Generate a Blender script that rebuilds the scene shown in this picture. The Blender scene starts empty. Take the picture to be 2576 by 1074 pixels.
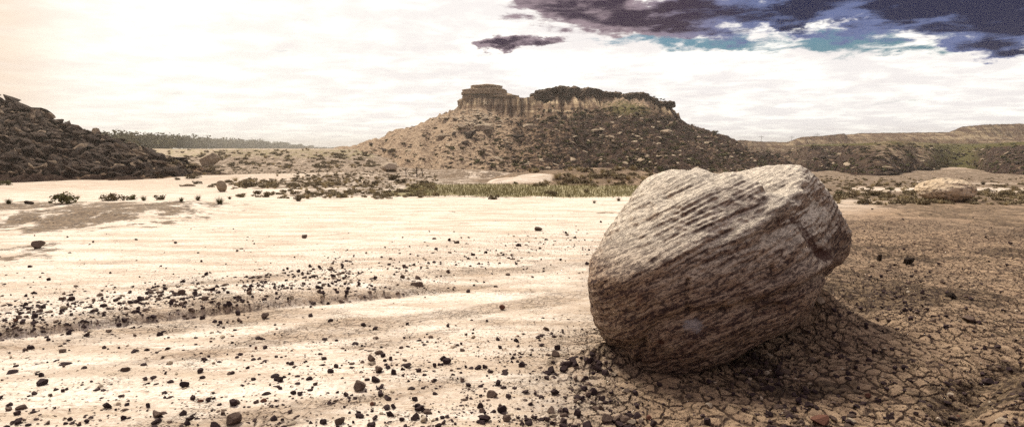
import bpy, bmesh, math, random
import numpy as np

# ------------------------------------------------------------------ camera, sun, sky, exposure
SC = bpy.context.scene
COL = SC.collection
PITCH = math.radians(5.71)
CAM_Z = 1.6
F = 640.0 / 1024.0
cam_data = bpy.data.cameras.new("camera")
cam_data.sensor_width = 36.0
cam_data.lens = 36.0 * F
cam_data.clip_start = 0.05
cam_data.clip_end = 6000
cam = bpy.data.objects.new("camera", cam_data)
COL.objects.link(cam)
cam.location = (0, 0, CAM_Z)
cam.rotation_euler = (math.radians(90) - PITCH, 0, 0)
SC.camera = cam
SC.view_settings.view_transform = 'Standard'
SC.view_settings.look = 'None'
SC.view_settings.exposure = 0.92
SC.view_settings.gamma = 1.0
SC.render.engine = 'CYCLES'
SC.cycles.use_denoising = False
try:
    SC.cycles.denoiser = 'OPENIMAGEDENOISE'
    SC.cycles.denoising_prefilter = 'ACCURATE'
except Exception:
    pass
SC.cycles.max_bounces = 5
SC.cycles.diffuse_bounces = 3
SC.cycles.glossy_bounces = 2
SC.cycles.volume_bounces = 0
SC.cycles.transparent_max_bounces = 4
SC.cycles.volume_step_rate = 5.0

SUN_AZ = math.radians(-36)      # measured from +Y towards +X
SUN_EL = math.radians(57)
sun_data = bpy.data.lights.new("sun", 'SUN')
sun_data.energy = 3.0
sun_data.angle = math.radians(17.0)
sun_data.color = (1.0, 0.93, 0.80)
sun = bpy.data.objects.new("sun", sun_data)
COL.objects.link(sun)
from mathutils import Vector
sd = Vector((math.sin(SUN_AZ) * math.cos(SUN_EL), math.cos(SUN_AZ) * math.cos(SUN_EL), math.sin(SUN_EL)))
sun.rotation_euler = sd.to_track_quat('Z', 'Y').to_euler()


class NT:
    """small helper for node trees"""
    def __init__(self, tree):
        self.t = tree
        tree.nodes.clear()

    def n(self, kind, **kw):
        nd = self.t.nodes.new(kind)
        for k, v in kw.items():
            setattr(nd, k, v)
        return nd

    def link(self, a, b):
        self.t.links.new(a, b)

    def setin(self, sock, v):
        if isinstance(v, bpy.types.NodeSocket):
            self.link(v, sock)
        elif v is not None:
            sock.default_value = v

    def math(self, op, a, b=None, c=None, clamp=False):
        nd = self.n('ShaderNodeMath', operation=op, use_clamp=clamp)
        self.setin(nd.inputs[0], a)
        if b is not None: self.setin(nd.inputs[1], b)
        if c is not None: self.setin(nd.inputs[2], c)
        return nd.outputs[0]

    def mix(self, fac, a, b, blend='MIX'):
        nd = self.n('ShaderNodeMix', data_type='RGBA', blend_type=blend)
        nd.clamp_factor = True
        self.setin(nd.inputs[0], fac)
        for s, v in ((nd.inputs[6], a), (nd.inputs[7], b)):
            if isinstance(v, tuple) and len(v) == 3: v = v + (1.0,)
            self.setin(s, v)
        return nd.outputs[2]

    def noise(self, vec, scale, detail=4, rough=0.55, dist=0.0, lac=2.0):
        nd = self.n('ShaderNodeTexNoise')
        if vec is not None: self.link(vec, nd.inputs['Vector'])
        nd.inputs['Scale'].default_value = scale
        nd.inputs['Detail'].default_value = detail
        nd.inputs['Roughness'].default_value = rough
        nd.inputs['Distortion'].default_value = dist
        nd.inputs['Lacunarity'].default_value = lac
        return nd.outputs[0]

    def voronoi(self, vec, scale, feature='F1', rand=1.0):
        nd = self.n('ShaderNodeTexVoronoi', feature=feature)
        if vec is not None: self.link(vec, nd.inputs['Vector'])
        nd.inputs['Scale'].default_value = scale
        nd.inputs['Randomness'].default_value = rand
        return nd.outputs['Distance']

    def ramp(self, fac, lo, hi):
        """smooth 0..1 between lo and hi"""
        nd = self.n('ShaderNodeMapRange', interpolation_type='SMOOTHSTEP')
        self.setin(nd.inputs['Value'], fac)
        self.setin(nd.inputs['From Min'], lo)
        self.setin(nd.inputs['From Max'], hi)
        return nd.outputs[0]

    def mapping(self, vec, rot=(0, 0, 0), scale=(1, 1, 1), loc=(0, 0, 0)):
        nd = self.n('ShaderNodeMapping')
        self.link(vec, nd.inputs[0])
        nd.inputs['Location'].default_value = loc
        nd.inputs['Rotation'].default_value = rot
        nd.inputs['Scale'].default_value = scale
        return nd.outputs[0]

    def attr(self, name):
        nd = self.n('ShaderNodeAttribute', attribute_name=name)
        return nd.outputs['Fac']

    def warp(self, vec, scale, amount):
        nz = self.n('ShaderNodeTexNoise')
        self.link(vec, nz.inputs['Vector'])
        nz.inputs['Scale'].default_value = scale
        nz.inputs['Detail'].default_value = 3
        s = self.n('ShaderNodeVectorMath', operation='SUBTRACT')
        self.link(nz.outputs[1], s.inputs[0]); s.inputs[1].default_value = (.5, .5, .5)
        m = self.n('ShaderNodeVectorMath', operation='SCALE')
        self.link(s.outputs[0], m.inputs[0]); m.inputs[3].default_value = amount
        a = self.n('ShaderNodeVectorMath', operation='ADD')
        self.link(vec, a.inputs[0]); self.link(m.outputs[0], a.inputs[1])
        return a.outputs[0]


def UV(X, Y):
    """photo pixel (2576 wide) to direction: azimuth and elevation"""
    a = (X * 0.39752 - 512) / 640; b = (213 - Y * 0.39752) / 640
    d = (a, math.cos(PITCH) + b * math.sin(PITCH), -math.sin(PITCH) + b * math.cos(PITCH))
    return math.atan2(d[0], d[1]), math.atan2(d[2], math.hypot(d[0], d[1]))


def make_world():
    w = bpy.data.worlds.new("World")
    SC.world = w
    w.use_nodes = True
    t = NT(w.node_tree)
    out = t.n('ShaderNodeOutputWorld')
    sky = t.n('ShaderNodeTexSky', sky_type='NISHITA')
    sky.sun_disc = False
    sky.sun_elevation = SUN_EL
    sky.sun_rotation = SUN_AZ
    sky.air_density = 1.6
    bg_sky = t.n('ShaderNodeBackground')
    t.link(t.mix(0.85, sky.outputs[0], (0.12, 0.31, 0.47), 'MULTIPLY'), bg_sky.inputs[0])
    bg_sky.inputs[1].default_value = 0.06
    tc = t.n('ShaderNodeTexCoord').outputs['Generated']
    sep = t.n('ShaderNodeSeparateXYZ'); t.link(tc, sep.inputs[0])
    x, y, z = sep.outputs
    az = t.math('ARCTAN2', x, y)
    el = t.math('ARCSINE', z)
    # cloud deck coordinates: direction carried to a flat layer overhead
    zz = t.math('ADD', t.math('MAXIMUM', z, 0.0), 0.09)
    cx = t.math('DIVIDE', x, zz); cy = t.math('DIVIDE', y, zz)
    cmb = t.n('ShaderNodeCombineXYZ'); t.link(cx, cmb.inputs[0]); t.link(cy, cmb.inputs[1])
    P = cmb.outputs[0]
    n1 = t.noise(P, 0.9, 8, 0.6, 0.3)
    n2 = t.noise(t.mapping(P, loc=(7, 3, 1)), 2.6, 7, 0.62, 0.2)
    n3 = t.noise(t.mapping(P, loc=(-3, 9, 2), scale=(0.6, 1.5, 1)), 1.1, 6, 0.55, 0.2)
    # warped azimuth / elevation for the edges of the dark cloud masses
    cmb2 = t.n('ShaderNodeCombineXYZ')
    t.link(t.math('MULTIPLY', az, 1.0), cmb2.inputs[0]); t.link(t.math('MULTIPLY', el, 2.4), cmb2.inputs[1])
    Q = cmb2.outputs[0]
    w1 = t.math('SUBTRACT', t.noise(Q, 5, 9, 0.60), 0.5)
    w2 = t.math('SUBTRACT', t.noise(t.mapping(Q, loc=(4, 4, 0)), 7, 9, 0.62), 0.5)
    azw = t.math('ADD', az, t.math('MULTIPLY', w1, 0.30))
    elw = t.math('ADD', el, t.math('MULTIPLY', w2, 0.10))

    def blobs(lst):
        tot = None
        for (X, Y, sx, sy, k) in lst:
            a0, e0 = UV(X, Y)
            du = t.math('DIVIDE', t.math('SUBTRACT', azw, a0), sx * 0.39752 / 640)
            dv = t.math('DIVIDE', t.math('SUBTRACT', elw, e0), sy * 0.39752 / 640)
            r = t.math('ADD', t.math('MULTIPLY', du, du), t.math('MULTIPLY', dv, dv))
            g = t.math('MULTIPLY', t.math('EXPONENT', t.math('MULTIPLY', r, -1.0)), k)
            tot = g if tot is None else t.math('ADD', tot, g)
        return tot
    # white cloud base colour
    puff = t.ramp(n2, 0.38, 0.66)
    white = t.mix(puff, (0.51, 0.485, 0.475), (0.68, 0.66, 0.615))
    creamy = t.ramp(az, 0.10, -0.75)
    white = t.mix(t.math('MULTIPLY', creamy, 0.40), white, (0.66, 0.61, 0.51))
    # horizontal grey streaks near the horizon
    streak = t.math('MULTIPLY', t.ramp(n3, 0.50, 0.72), 0.40)
    white = t.mix(streak, white, (0.46, 0.425, 0.415))
    # beige edge vignette at the far left, painted into the cloud colour
    left = t.math('MULTIPLY', t.ramp(az, math.radians(-32), math.radians(-39.5)), t.ramp(n1, 0.15, 0.50))
    white = t.mix(t.math('MULTIPLY', left, 0.85), white, (0.50, 0.39, 0.30))
    # streaky field that breaks up the dark masses and the gaps
    D1 = t.math('SUBTRACT', t.noise(t.mapping(Q, scale=(1, 2.3, 1), loc=(2, 7, 0)), 5.5, 10, .66, .6), .5)
    D2 = t.math('SUBTRACT', t.noise(t.mapping(Q, scale=(1, 1.5, 1), loc=(9, 3, 0)), 16, 9, .68, .3), .5)
    D3 = t.math('SUBTRACT', t.noise(t.mapping(Q, scale=(1, 2.6, 1), loc=(5, 1, 0)), 9, 9, .62, .4), .5)
    # blue gaps
    gap = blobs([(1840, 112, 170, 20, .95), (2120, 92, 60, 22, .8), (2250, 125, 60, 16, .6), (1500, 118, 60, 14, .5), (1640, 100, 90, 22, .7), (2330, 60, 200, 40, .6)])
    gapf = t.ramp(t.math('ADD', gap, t.math('ADD', t.math('MULTIPLY', D1, 1.6), t.math('MULTIPLY', D2, 2.2))), 0.35, 0.95)
    # dark cloud masses
    dark = blobs([(1390, 22, 120, 24, .9), (1560, 42, 170, 36, 1.2), (1800, 44, 190, 34, 1.2), (1850, 105, 60, 14, .35),
                  (1262, 110, 46, 16, 1.5), (1310, 113, 60, 11, .8),
                  (2350, -4, 210, 36, 1.5), (2190, 20, 50, 20, .7), (2000, 16, 60, 30, .9), (2560, 40, 90, 46, 1.3), (2490, 92, 34, 18, .8), (2560, 132, 60, 16, 1.1),
                  (2400, 95, 70, 14, .5), (2260, 78, 60, 12, .45),
                  (20, 60, 60, 10, .3)])
    darkv = t.math('ADD', dark, t.math('MULTIPLY', t.math('ADD', t.math('MULTIPLY', D1, 2.4), t.math('MULTIPLY', D2, 1.5)), t.ramp(dark, 0.03, 0.35)))
    darkf = t.ramp(darkv, 0.16, 0.62)
    deep = t.ramp(t.math('ADD', darkv, t.math('MULTIPLY', D3, 3.2)), 0.45, 1.35)
    thin = t.mix(t.ramp(az, 0.16, 0.36), (0.18, 0.135, 0.155), (0.075, 0.095, 0.19))
    deepc = t.mix(t.ramp(az, 0.22, 0.40), (0.020, 0.011, 0.026), (0.004, 0.006, 0.030))
    darkcol = t.mix(deep, thin, deepc)
    # high overhead: made-up purple-grey deck out of frame, added to tint the shadows
    high = t.ramp(el, 0.36, 0.9)
    white = t.mix(high, white, t.mix(t.ramp(n1, 0.35, 0.65), (0.27, 0.235, 0.275), (0.72, 0.67, 0.64)))
    behind = t.ramp(t.math('MULTIPLY', y, -1.0), -0.1, 0.5)  # unseen sky behind the camera, darkened to cut fill on facing sides
    white = t.mix(t.math('MULTIPLY', behind, 0.8), white, (0.25, 0.205, 0.235))
    bg_cl = t.n('ShaderNodeBackground'); t.link(white, bg_cl.inputs[0]); bg_cl.inputs[1].default_value = 1.0
    bg_dk = t.n('ShaderNodeBackground'); t.link(darkcol, bg_dk.inputs[0]); bg_dk.inputs[1].default_value = 1.0
    m1 = t.n('ShaderNodeMixShader'); t.link(gapf, m1.inputs[0]); t.link(bg_cl.outputs[0], m1.inputs[1]); t.link(bg_sky.outputs[0], m1.inputs[2])
    m2 = t.n('ShaderNodeMixShader'); t.link(darkf, m2.inputs[0]); t.link(m1.outputs[0], m2.inputs[1]); t.link(bg_dk.outputs[0], m2.inputs[2])
    t.link(m2.outputs[0], out.inputs[0])
    w.cycles.sampling_method = 'MANUAL'
    w.cycles.sample_map_resolution = 1024


make_world()

# ------------------------------------------------------------------ numpy noise
_rs = np.random.RandomState(7)
_PERM = _rs.permutation(512).astype(np.int32)
_G2 = np.stack([np.cos(np.arange(512) * 2.399963), np.sin(np.arange(512) * 2.399963)], 1)
_g3 = _rs.normal(size=(512, 3)); _G3 = _g3 / np.linalg.norm(_g3, axis=1, keepdims=True)


def _h(i, j, k=None):
    v = _PERM[(i & 511)]
    v = _PERM[((v + j) & 511)]
    if k is not None:
        v = _PERM[((v + k) & 511)]
    return v


def perlin2(x, y):
    x = np.asarray(x, float); y = np.asarray(y, float)
    xi = np.floor(x).astype(np.int64); yi = np.floor(y).astype(np.int64)
    xf = x - xi; yf = y - yi
    u = xf * xf * xf * (xf * (xf * 6 - 15) + 10); v = yf * yf * yf * (yf * (yf * 6 - 15) + 10)
    def g(ix, iy, dx, dy):
        G = _G2[_h(ix, iy)]
        return G[..., 0] * dx + G[..., 1] * dy
    a = g(xi, yi, xf, yf); b = g(xi + 1, yi, xf - 1, yf); c = g(xi, yi + 1, xf, yf - 1); d = g(xi + 1, yi + 1, xf - 1, yf - 1)
    return ((a + u * (b - a)) * (1 - v) + (c + u * (d - c)) * v) * 1.4


def fbm2(x, y, oct=4, rough=0.5):
    s = 0; a = 1.0; f = 1.0; t = 0
    for o in range(oct):
        s = s + a * perlin2(x * f + 17.3 * o, y * f - 9.1 * o); t += a; a *= rough; f *= 2.03
    return s / t


def ridged2(x, y, oct=3):
    s = 0; a = 1.0; f = 1.0; t = 0
    for o in range(oct):
        s = s + a * (1 - np.abs(perlin2(x * f + 5.7 * o, y * f + 31.1 * o)) * 2); t += a; a *= .5; f *= 2.1
    return s / t


def perlin3(x, y, z):
    xi = np.floor(x).astype(np.int64); yi = np.floor(y).astype(np.int64); zi = np.floor(z).astype(np.int64)
    xf = x - xi; yf = y - yi; zf = z - zi
    q = lambda t: t * t * t * (t * (t * 6 - 15) + 10)
    u, v, w = q(xf), q(yf), q(zf)
    def g(a, b, c):
        G = _G3[_h(xi + a, yi + b, zi + c)]
        return G[..., 0] * (xf - a) + G[..., 1] * (yf - b) + G[..., 2] * (zf - c)
    L = lambda p, q_, t: p + t * (q_ - p)
    return L(L(L(g(0, 0, 0), g(1, 0, 0), u), L(g(0, 1, 0), g(1, 1, 0), u), v),
             L(L(g(0, 0, 1), g(1, 0, 1), u), L(g(0, 1, 1), g(1, 1, 1), u), v), w) * 1.5


def fbm3(p, scale=1.0, oct=4, rough=.5):
    s = 0; a = 1.0; f = scale; t = 0
    for o in range(oct):
        s = s + a * perlin3(p[:, 0] * f + 3.1 * o, p[:, 1] * f + 7.7 * o, p[:, 2] * f - 5.3 * o); t += a; a *= rough; f *= 2.03
    return s / t


def S(a, b, x):
    t = np.clip((x - a) / (b - a), 0, 1)
    return t * t * (3 - 2 * t)


# ------------------------------------------------------------------ camera rays (used once, to survey where things stand)
CP, SP = math.cos(PITCH), math.sin(PITCH)


def ray(X, Y):
    a = (np.asarray(X, float) * 0.39752 - 512) / 640; b = (213 - np.asarray(Y, float) * 0.39752) / 640
    return a, CP + b * SP, -SP + b * CP


def at_y(X, Y, d):
    a, q, c = ray(X, Y)
    t = d / q
    return a * t, d + 0 * t, CAM_Z + c * t


def flat_hit(X, Y, z=0.0):
    a, q, c = ray(X, Y)
    t = (z - CAM_Z) / c
    return a * t, q * t


def project(x, y, z):
    yy = y * CP - (z - CAM_Z) * SP
    zz = y * SP + (z - CAM_Z) * CP
    return (512 + 640 * x / yy) / 0.39752, (213 - 640 * zz / yy) / 0.39752


# ------------------------------------------------------------------ terrain heights
def seg_dist(x, y, pts):
    """distance to a polyline"""
    d = np.full(np.shape(x), 1e9)
    for (ax, ay), (bx, by) in zip(pts[:-1], pts[1:]):
        vx, vy = bx - ax, by - ay
        t = np.clip(((x - ax) * vx + (y - ay) * vy) / (vx * vx + vy * vy + 1e-12), 0, 1)
        d = np.minimum(d, np.hypot(x - ax - t * vx, y - ay - t * vy))
    return d


SCARP = [flat_hit(X, Y) for X, Y in ((-900, 930), (-300, 885), (0, 848), (200, 826), (400, 803), (600, 780), (800, 762), (1000, 745), (1200, 727), (1450, 700))]
SCX = np.array([p[0] for p in SCARP]); SCY = np.array([p[1] for p in SCARP])
RILL_A = [flat_hit(X, Y) for X, Y in ((2900, 560), (2576, 593), (2428, 617), (2322, 640), (2216, 640), (2150, 660))]
RILL_B = [flat_hit(X, Y) for X, Y in ((2900, 850), (2576, 923), (2481, 958), (2417, 1024), (2330, 1100), (2200, 1250))]
RILL_C = [flat_hit(X, Y) for X, Y in ((2150, 760), (2260, 830), (2330, 860), (2450, 850), (2700, 800))]


def ground_z(x, y):
    x = np.asarray(x, float); y = np.asarray(y, float)
    r = np.hypot(x, y)
    z = -2.5 * S(20, 120, r)
    z = z + 4.15 * S(75, 138, y) * (1 - S(-34, -6, x)) * S(-260, -120, x + 0 * y - 0 * x) 
    z = z + 4.15 * S(75, 138, y) * (1 - S(-260, -120, x))
    # far plateau behind everything on the right
    z = z + 3.2 * S(215, 250, y) * S(-34, -6, x)
    # gentle undulation
    z = z + 0.30 * fbm2(x / 17, y / 17, 3) * S(25, 70, r)
    z = z + 0.10 * fbm2(x / 5.0 + 3, y / 5.0, 3) * S(12, 25, r) * (1 - S(150, 300, r))
    # flow streaks in the pale clay (run to the upper right)
    ca, sa = math.cos(math.radians(28)), math.sin(math.radians(28))
    u = x * ca + y * sa; v = -x * sa + y * ca
    near = 1 - S(16, 26, r)
    z = z + near * (0.018 * fbm2(u * 0.35, v * 1.5 + 8, 4) + .010 * fbm2(x / .4, y / .3, 4))
    # small scarp on the left
    yl = np.interp(x, SCX, SCY) + 0.035 * fbm2(x * 2.2, x * 0 + 4.4, 4)
    t = y - yl
    fade = (1 - S(-1.6, -0.2, x)) * S(-9, -6, x)
    z = z + fade * (0.055 * S(0.0, 0.05, t) + 0.035 * S(0.05, 0.45, t)) * (1 - S(0.6, 2.6, t))
    z = z - fade * 0.02 * np.exp(-((t + 0.04) / 0.07) ** 2)
    # right-hand cracked mud: low mounds and rills
    rt = S(1.6, 3.2, x) * (1 - S(14, 24, r))
    z = z + rt * (0.15 * fbm2(x / 1.7 + 11, y / 1.7, 4) + .035 * fbm2(x / .35, y / .35 + 9, 3) + 0.03)
    z = z - rt * 0.07 * np.exp(-(seg_dist(x, y, RILL_A) / 0.22) ** 2)
    z = z - 0.06 * S(1.4, 1.9, x) * np.exp(-(seg_dist(x, y, RILL_B) / 0.09) ** 2)
    z = z - rt * 0.05 * np.exp(-(seg_dist(x, y, RILL_C) / 0.12) ** 2)
    z = z + 0.10 * S(0, 0.35, x - np.interp(y, [2, 3, 4, 5], [1.3, 2.0, 3.0, 4.3])) * (1 - S(5, 6, y)) * S(2.6, 3.0, x + 0 * y)
    # mud pedestal that carries the boulder
    def g(cx, cy, sx, sy, h):
        return h * np.exp(-((x - cx) / sx) ** 2 - ((y - cy) / sy) ** 2)
    z = z + g(2.2, 5.45, .95, .70, .13) + g(2.66, 5.62, .27, .42, .27) + g(0.74, 4.72, .26, .22, .13) + g(2.14, 5.30, .13, .16, -.14) + (g(.72, 4.66, .3, .22, .06) + g(2.5, 5.4, .4, .4, .05)) * fbm2(x * 9, y * 9, 3)
    # smooth clay mound in the middle distance
    def dome(cx, cy, rx, ry, h, p=.7):
        return h * np.clip(1 - ((x - cx) / rx) ** 2 - ((y - cy) / ry) ** 2, 0, 1) ** p
    z = z + dome(4.0, 40.0, 5.4, 7.5, .62) + dome(9.0, 37, 6.5, 5.0, .24)
    z = z + dome(0.6, 34.0, 1.9, 1.2, .27, .4)
    z = z + dome(-13.5, 55, 16, 8, .35) + dome(-20, 90, 22, 14, .9) + dome(-2.6, 46, 2.2, 1.6, .5, .5)
    # soil bank at the left
    z = z + (0.16 + .10 * fbm2(x / 1.2, y / 1.2, 3)) * S(13, 14.5, y) * (1 - S(17.5, 19.5, y)) * (1 - S(-9.5, -6.5, x))
    return z


BUT_X = [-60, -14, -12.2, -11, -9, -2, 1, 3, 5.4, 9.6, 20, 25.7, 27, 30.4, 34.5, 37.5, 40, 90]
BUT_Z = [11.6, 11.8, 12.3, 13.0, 13.4, 13.4, 13.7, 13.5, 14.0, 14.6, 14.6, 14.2, 13.6, 13.7, 12.9, 12.1, 11.2, 11]
BUC_X = [-60, -14, -11, -8, 0, 4, 10, 17, 21, 25, 30, 33, 36, 90]
BUC_Z = [11.2, 11.2, 10.8, 10.6, 9.8, 8.6, 8.2, 8.6, 12.4, 13.6, 13.3, 10.6, 9.0, 8.5]


def butte_F(x, y):
    qx = np.abs(x - 12.9) - 20.0; qy = np.abs(y - 158) - 3.0
    d = np.hypot(np.maximum(qx, 0), np.maximum(qy, 0)) + np.minimum(np.maximum(qx, qy), 0) - 4.5
    return d


def butte_z(x, y):
    x = np.asarray(x, float); y = np.asarray(y, float)
    Fd = butte_F(x, y)
    Fd = Fd + 1.0 * fbm2(x / 9, y / 9, 3)
    top = np.interp(x, BUT_X, BUT_Z) + 0.25 * fbm2(x / 2.5, y / 2.5, 3)
    zc = np.interp(x, BUC_X, BUC_Z) + 1.6 * fbm2(x / 6 + 9, y / 20, 3)
    zc = np.minimum(zc, top - .5)
    # flutes: run down the face, so they follow x on the front
    ang = np.where(np.abs(y - 158) > 2, x, x + y)
    warp = 0.5 * fbm2(x / 3 + 40, y / 9, 2)
    fl = ridged2(ang * 0.62 + warp, y * 0.05 + 3, 3)
    fl2 = ridged2(ang * 1.6 + warp * 2, y * 0.05 + 13, 2)
    cm = S(-0.5, 1.2, Fd) * (1 - S(7, 11, Fd))
    Fe = Fd - cm * (2.3 * (fl - .45) + 0.7 * (fl2 - .5))
    spur = np.exp(-((x - 8.2) / 2.0) ** 2) + .8 * np.exp(-((x - 14.0) / 1.6) ** 2) + .9 * np.exp(-((x - 35) / 1.8) ** 2) + .6 * np.exp(-((x - 19) / 1.5) ** 2) - .9 * np.exp(-((x - 3.6) / 1.8) ** 2)
    Fe = Fe - 3.0 * spur * S(.5, 6, Fd) * (1 - S(9, 16, Fd))
    w = 1.0 + (top - zc) * (0.60 + .75 * S(2, 5, x) * (1 - S(18, 21, x)))
    t = np.clip(Fe / w, 0, 1)
    cliff = top + (zc - top) * (0.35 * t + 0.65 * t ** 0.60)
    # talus
    dx = x - 12.9; dy = y - 158
    ax = np.maximum(np.abs(dx) - 19, 0); ay = np.maximum(np.abs(dy) - 3, 0)
    wx = ax / (ax + ay + 1e-6)
    s = np.where(dx < 0, 0.36 + 0.05 * wx, 0.37 + 0.17 * wx)
    q = np.maximum(Fe - w, 0)
    gul = ridged2(x / 7.5 + 2, y / 30, 3)
    tal = zc - s * q * (1 - 0.0035 * q) + (0.55 * fbm2(x / 4, y / 4, 4) + 0.34 * fbm2(x / 1.3, y / 1.3, 3) - 1.7 * (gul - .5) * S(3, 12, q)) * S(0, 3, q)
    return np.where(Fe < 0, top, np.where(Fe < w, cliff, tal))


LH_X = [-140, -100, -75, -60, -53, -48, -43.8, -38.6, -34, -30, -26, -20]
LH_Z = [16, 13, 10.4, 7.6, 5.7, 4.3, 3.3, 2.1, 0.95, 0.2, -.7, -1.6]


def lefthill_z(x, y):
    x = np.asarray(x, float); y = np.asarray(y, float)
    H = np.interp(x, LH_X, LH_Z)
    yr = 62 + (-34 - x) * 0.5
    base = -1.2
    w = 7 + np.maximum(H - base, 0) * 1.55
    t = np.clip(np.abs(y - yr) / w, 0, 1)
    p = (1 - t) ** 1.1 * (1 + .3 * t)
    z = base - .6 + (H - base + .6) * p
    rough = np.clip(H + 1.5, 0, 3) / 3
    cells = ridged2(x / 2.4, y / 2.4 + 5, 3)
    return z + rough * (0.8 * (cells - .5) + 0.7 * fbm2(x / 1.3, y / 1.3, 4)) * S(0, .15, 1 - t)


def ridge_z(x, y):
    """nearer green-topped ridge on the right"""
    x = np.asarray(x, float); y = np.asarray(y, float)
    a = x / np.maximum(y, 1)
    front = 112 + 34 * np.exp(-((a - .695) / .042) ** 2) + 40 * np.exp(-((a - .415) / .04) ** 2) + 14 * np.exp(-((a - .50) / .018) ** 2) + 8 * np.exp(-((a - .63) / .012) ** 2) \
        - 12 * np.exp(-((a - .565) / .05) ** 2) - 16 * np.exp(-((a - .83) / .08) ** 2)
    front = front + 7 * fbm2(x / 14, y / 40, 3) + 5.0 * (ridged2(x / 6.5, y / 25, 3) - .5)
    crest = 2.5 + 0.9 * np.exp(-((a - .60) / .05) ** 2) + 0.6 * S(.7, .8, a) - 1.6 * (1 - S(.36, .47, a))
    t = np.clip((y - front) / 30, 0, 1)
    g = t ** 0.75
    z = -2.9 + (crest + 2.9) * g + 1.8 * S(160, 300, y) * S(.38, .5, a)
    z = z + 0.35 * fbm2(x / 3.5, y / 3.5, 4) * (1 - .7 * S(.9, 1, t)) * S(0, .1, t)
    return z - 3 * (1 - S(0, .02, t))


FM = [(1700, 376), (1800, 372), (1825, 362), (1860, 352), (1900, 356), (1975, 358), (2010, 346), (2080, 341), (2160, 333), (2290, 332), (2380, 330),
      (2412, 316), (2480, 310), (2576, 308), (2900, 304), (3400, 300)]
FM_A = [((X * .39752) - 512) / 640 for X, Y in FM]
FM_Z = [1.6 + 430 * (375 - Y) * .000621 for X, Y in FM]


MK = .62


def mesa_z(x, y):
    return 1.6 + MK * (mesa_raw(np.asarray(x, float) / MK, np.asarray(y, float) / MK) - 1.6)


def mesa_raw(x, y):
    a = x / np.maximum(y, 1)
    top = np.interp(a, FM_A, FM_Z)
    bas = np.interp(a, [.3, .36, .5, .8], [1.0, 3.0, 4.2, 4.2])
    low = np.minimum(top, np.interp(a, [.3, .5, .52, .8], [20, 20, 9.6, 9.2]))
    fl = ridged2(x / 3.3, y / 60, 3) - .5
    y1 = y + 13 * fl + 10 * fbm2(x / 40, y / 90, 2)
    t1 = np.clip((y1 - 402) / 14, 0, 1) ** .8
    t2 = np.clip((y1 - 432) / 18, 0, 1) ** .8
    z = bas + (low - bas) * t1 + (top - low) * t2 + .4 * fbm2(x / 6, y / 6, 3)
    edge = S(.30, .34, a)
    return z * edge - 3 * (1 - edge) - 4 * (1 - S(394, 402, y1))


# ------------------------------------------------------------------ mesh helpers
def mesh_from(name, V, Fc, smooth=True):
    V = np.asarray(V, np.float32); Fc = np.asarray(Fc, np.int32)
    me = bpy.data.meshes.new(name)
    me.vertices.add(len(V)); me.vertices.foreach_set('co', V.ravel())
    k = Fc.shape[1]
    me.loops.add(Fc.size); me.loops.foreach_set('vertex_index', Fc.ravel())
    me.polygons.add(len(Fc))
    me.polygons.foreach_set('loop_start', np.arange(0, Fc.size, k, dtype=np.int32))
    me.polygons.foreach_set('use_smooth', np.full(len(Fc), smooth))
    me.update(calc_edges=True)
    me.validate()
    return me


def grid_faces(nr, nc):
    i = np.arange(nr - 1)[:, None] * nc + np.arange(nc - 1)[None, :]
    return np.stack([i, i + 1, i + nc + 1, i + nc], -1).reshape(-1, 4)


def obj(name, me, mat=None, parent=None, **props):
    o = bpy.data.objects.new(name, me)
    COL.objects.link(o)
    if mat is not None and me is not None and len(me.materials) == 0:
        me.materials.append(mat)
    if parent is not None: o.parent = parent
    for k, v in props.items(): o[k] = v
    return o


def fattr(me, name, vals):
    a = me.attributes.new(name, 'FLOAT', 'POINT')
    a.data.foreach_set('value', np.asarray(vals, np.float32).ravel())


def heightfield(name, fn, xs, ys, mat, **props):
    Xg, Yg = np.meshgrid(xs, ys)
    Z = fn(Xg, Yg)
    V = np.stack([Xg, Yg, Z], -1).reshape(-1, 3)
    me = mesh_from(name, V, grid_faces(len(ys), len(xs)))
    return obj(name, me, mat, **props)


def principled(t, color, rough=0.95, bump=None, disp=None, spec=0.15):
    out = t.n('ShaderNodeOutputMaterial')
    b = t.n('ShaderNodeBsdfPrincipled')
    t.setin(b.inputs['Base Color'], color if not isinstance(color, tuple) else color + (1,))
    t.setin(b.inputs['Roughness'], rough)
    b.inputs['Specular IOR Level'].default_value = spec
    if bump is not None:
        bn = t.n('ShaderNodeBump')
        bn.inputs['Strength'].default_value = bump[1]
        bn.inputs['Distance'].default_value = bump[2]
        t.link(bump[0], bn.inputs['Height'])
        t.link(bn.outputs[0], b.inputs['Normal'])
    t.link(b.outputs[0], out.inputs[0])
    if disp is not None:
        d = t.n('ShaderNodeDisplacement')
        d.inputs['Midlevel'].default_value = 0
        d.inputs['Scale'].default_value = 1
        t.link(disp, d.inputs['Height'])
        t.link(d.outputs[0], out.inputs['Displacement'])
    return out


def newmat(name):
    m = bpy.data.materials.new(name)
    m.use_nodes = True
    return m, NT(m.node_tree)


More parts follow.
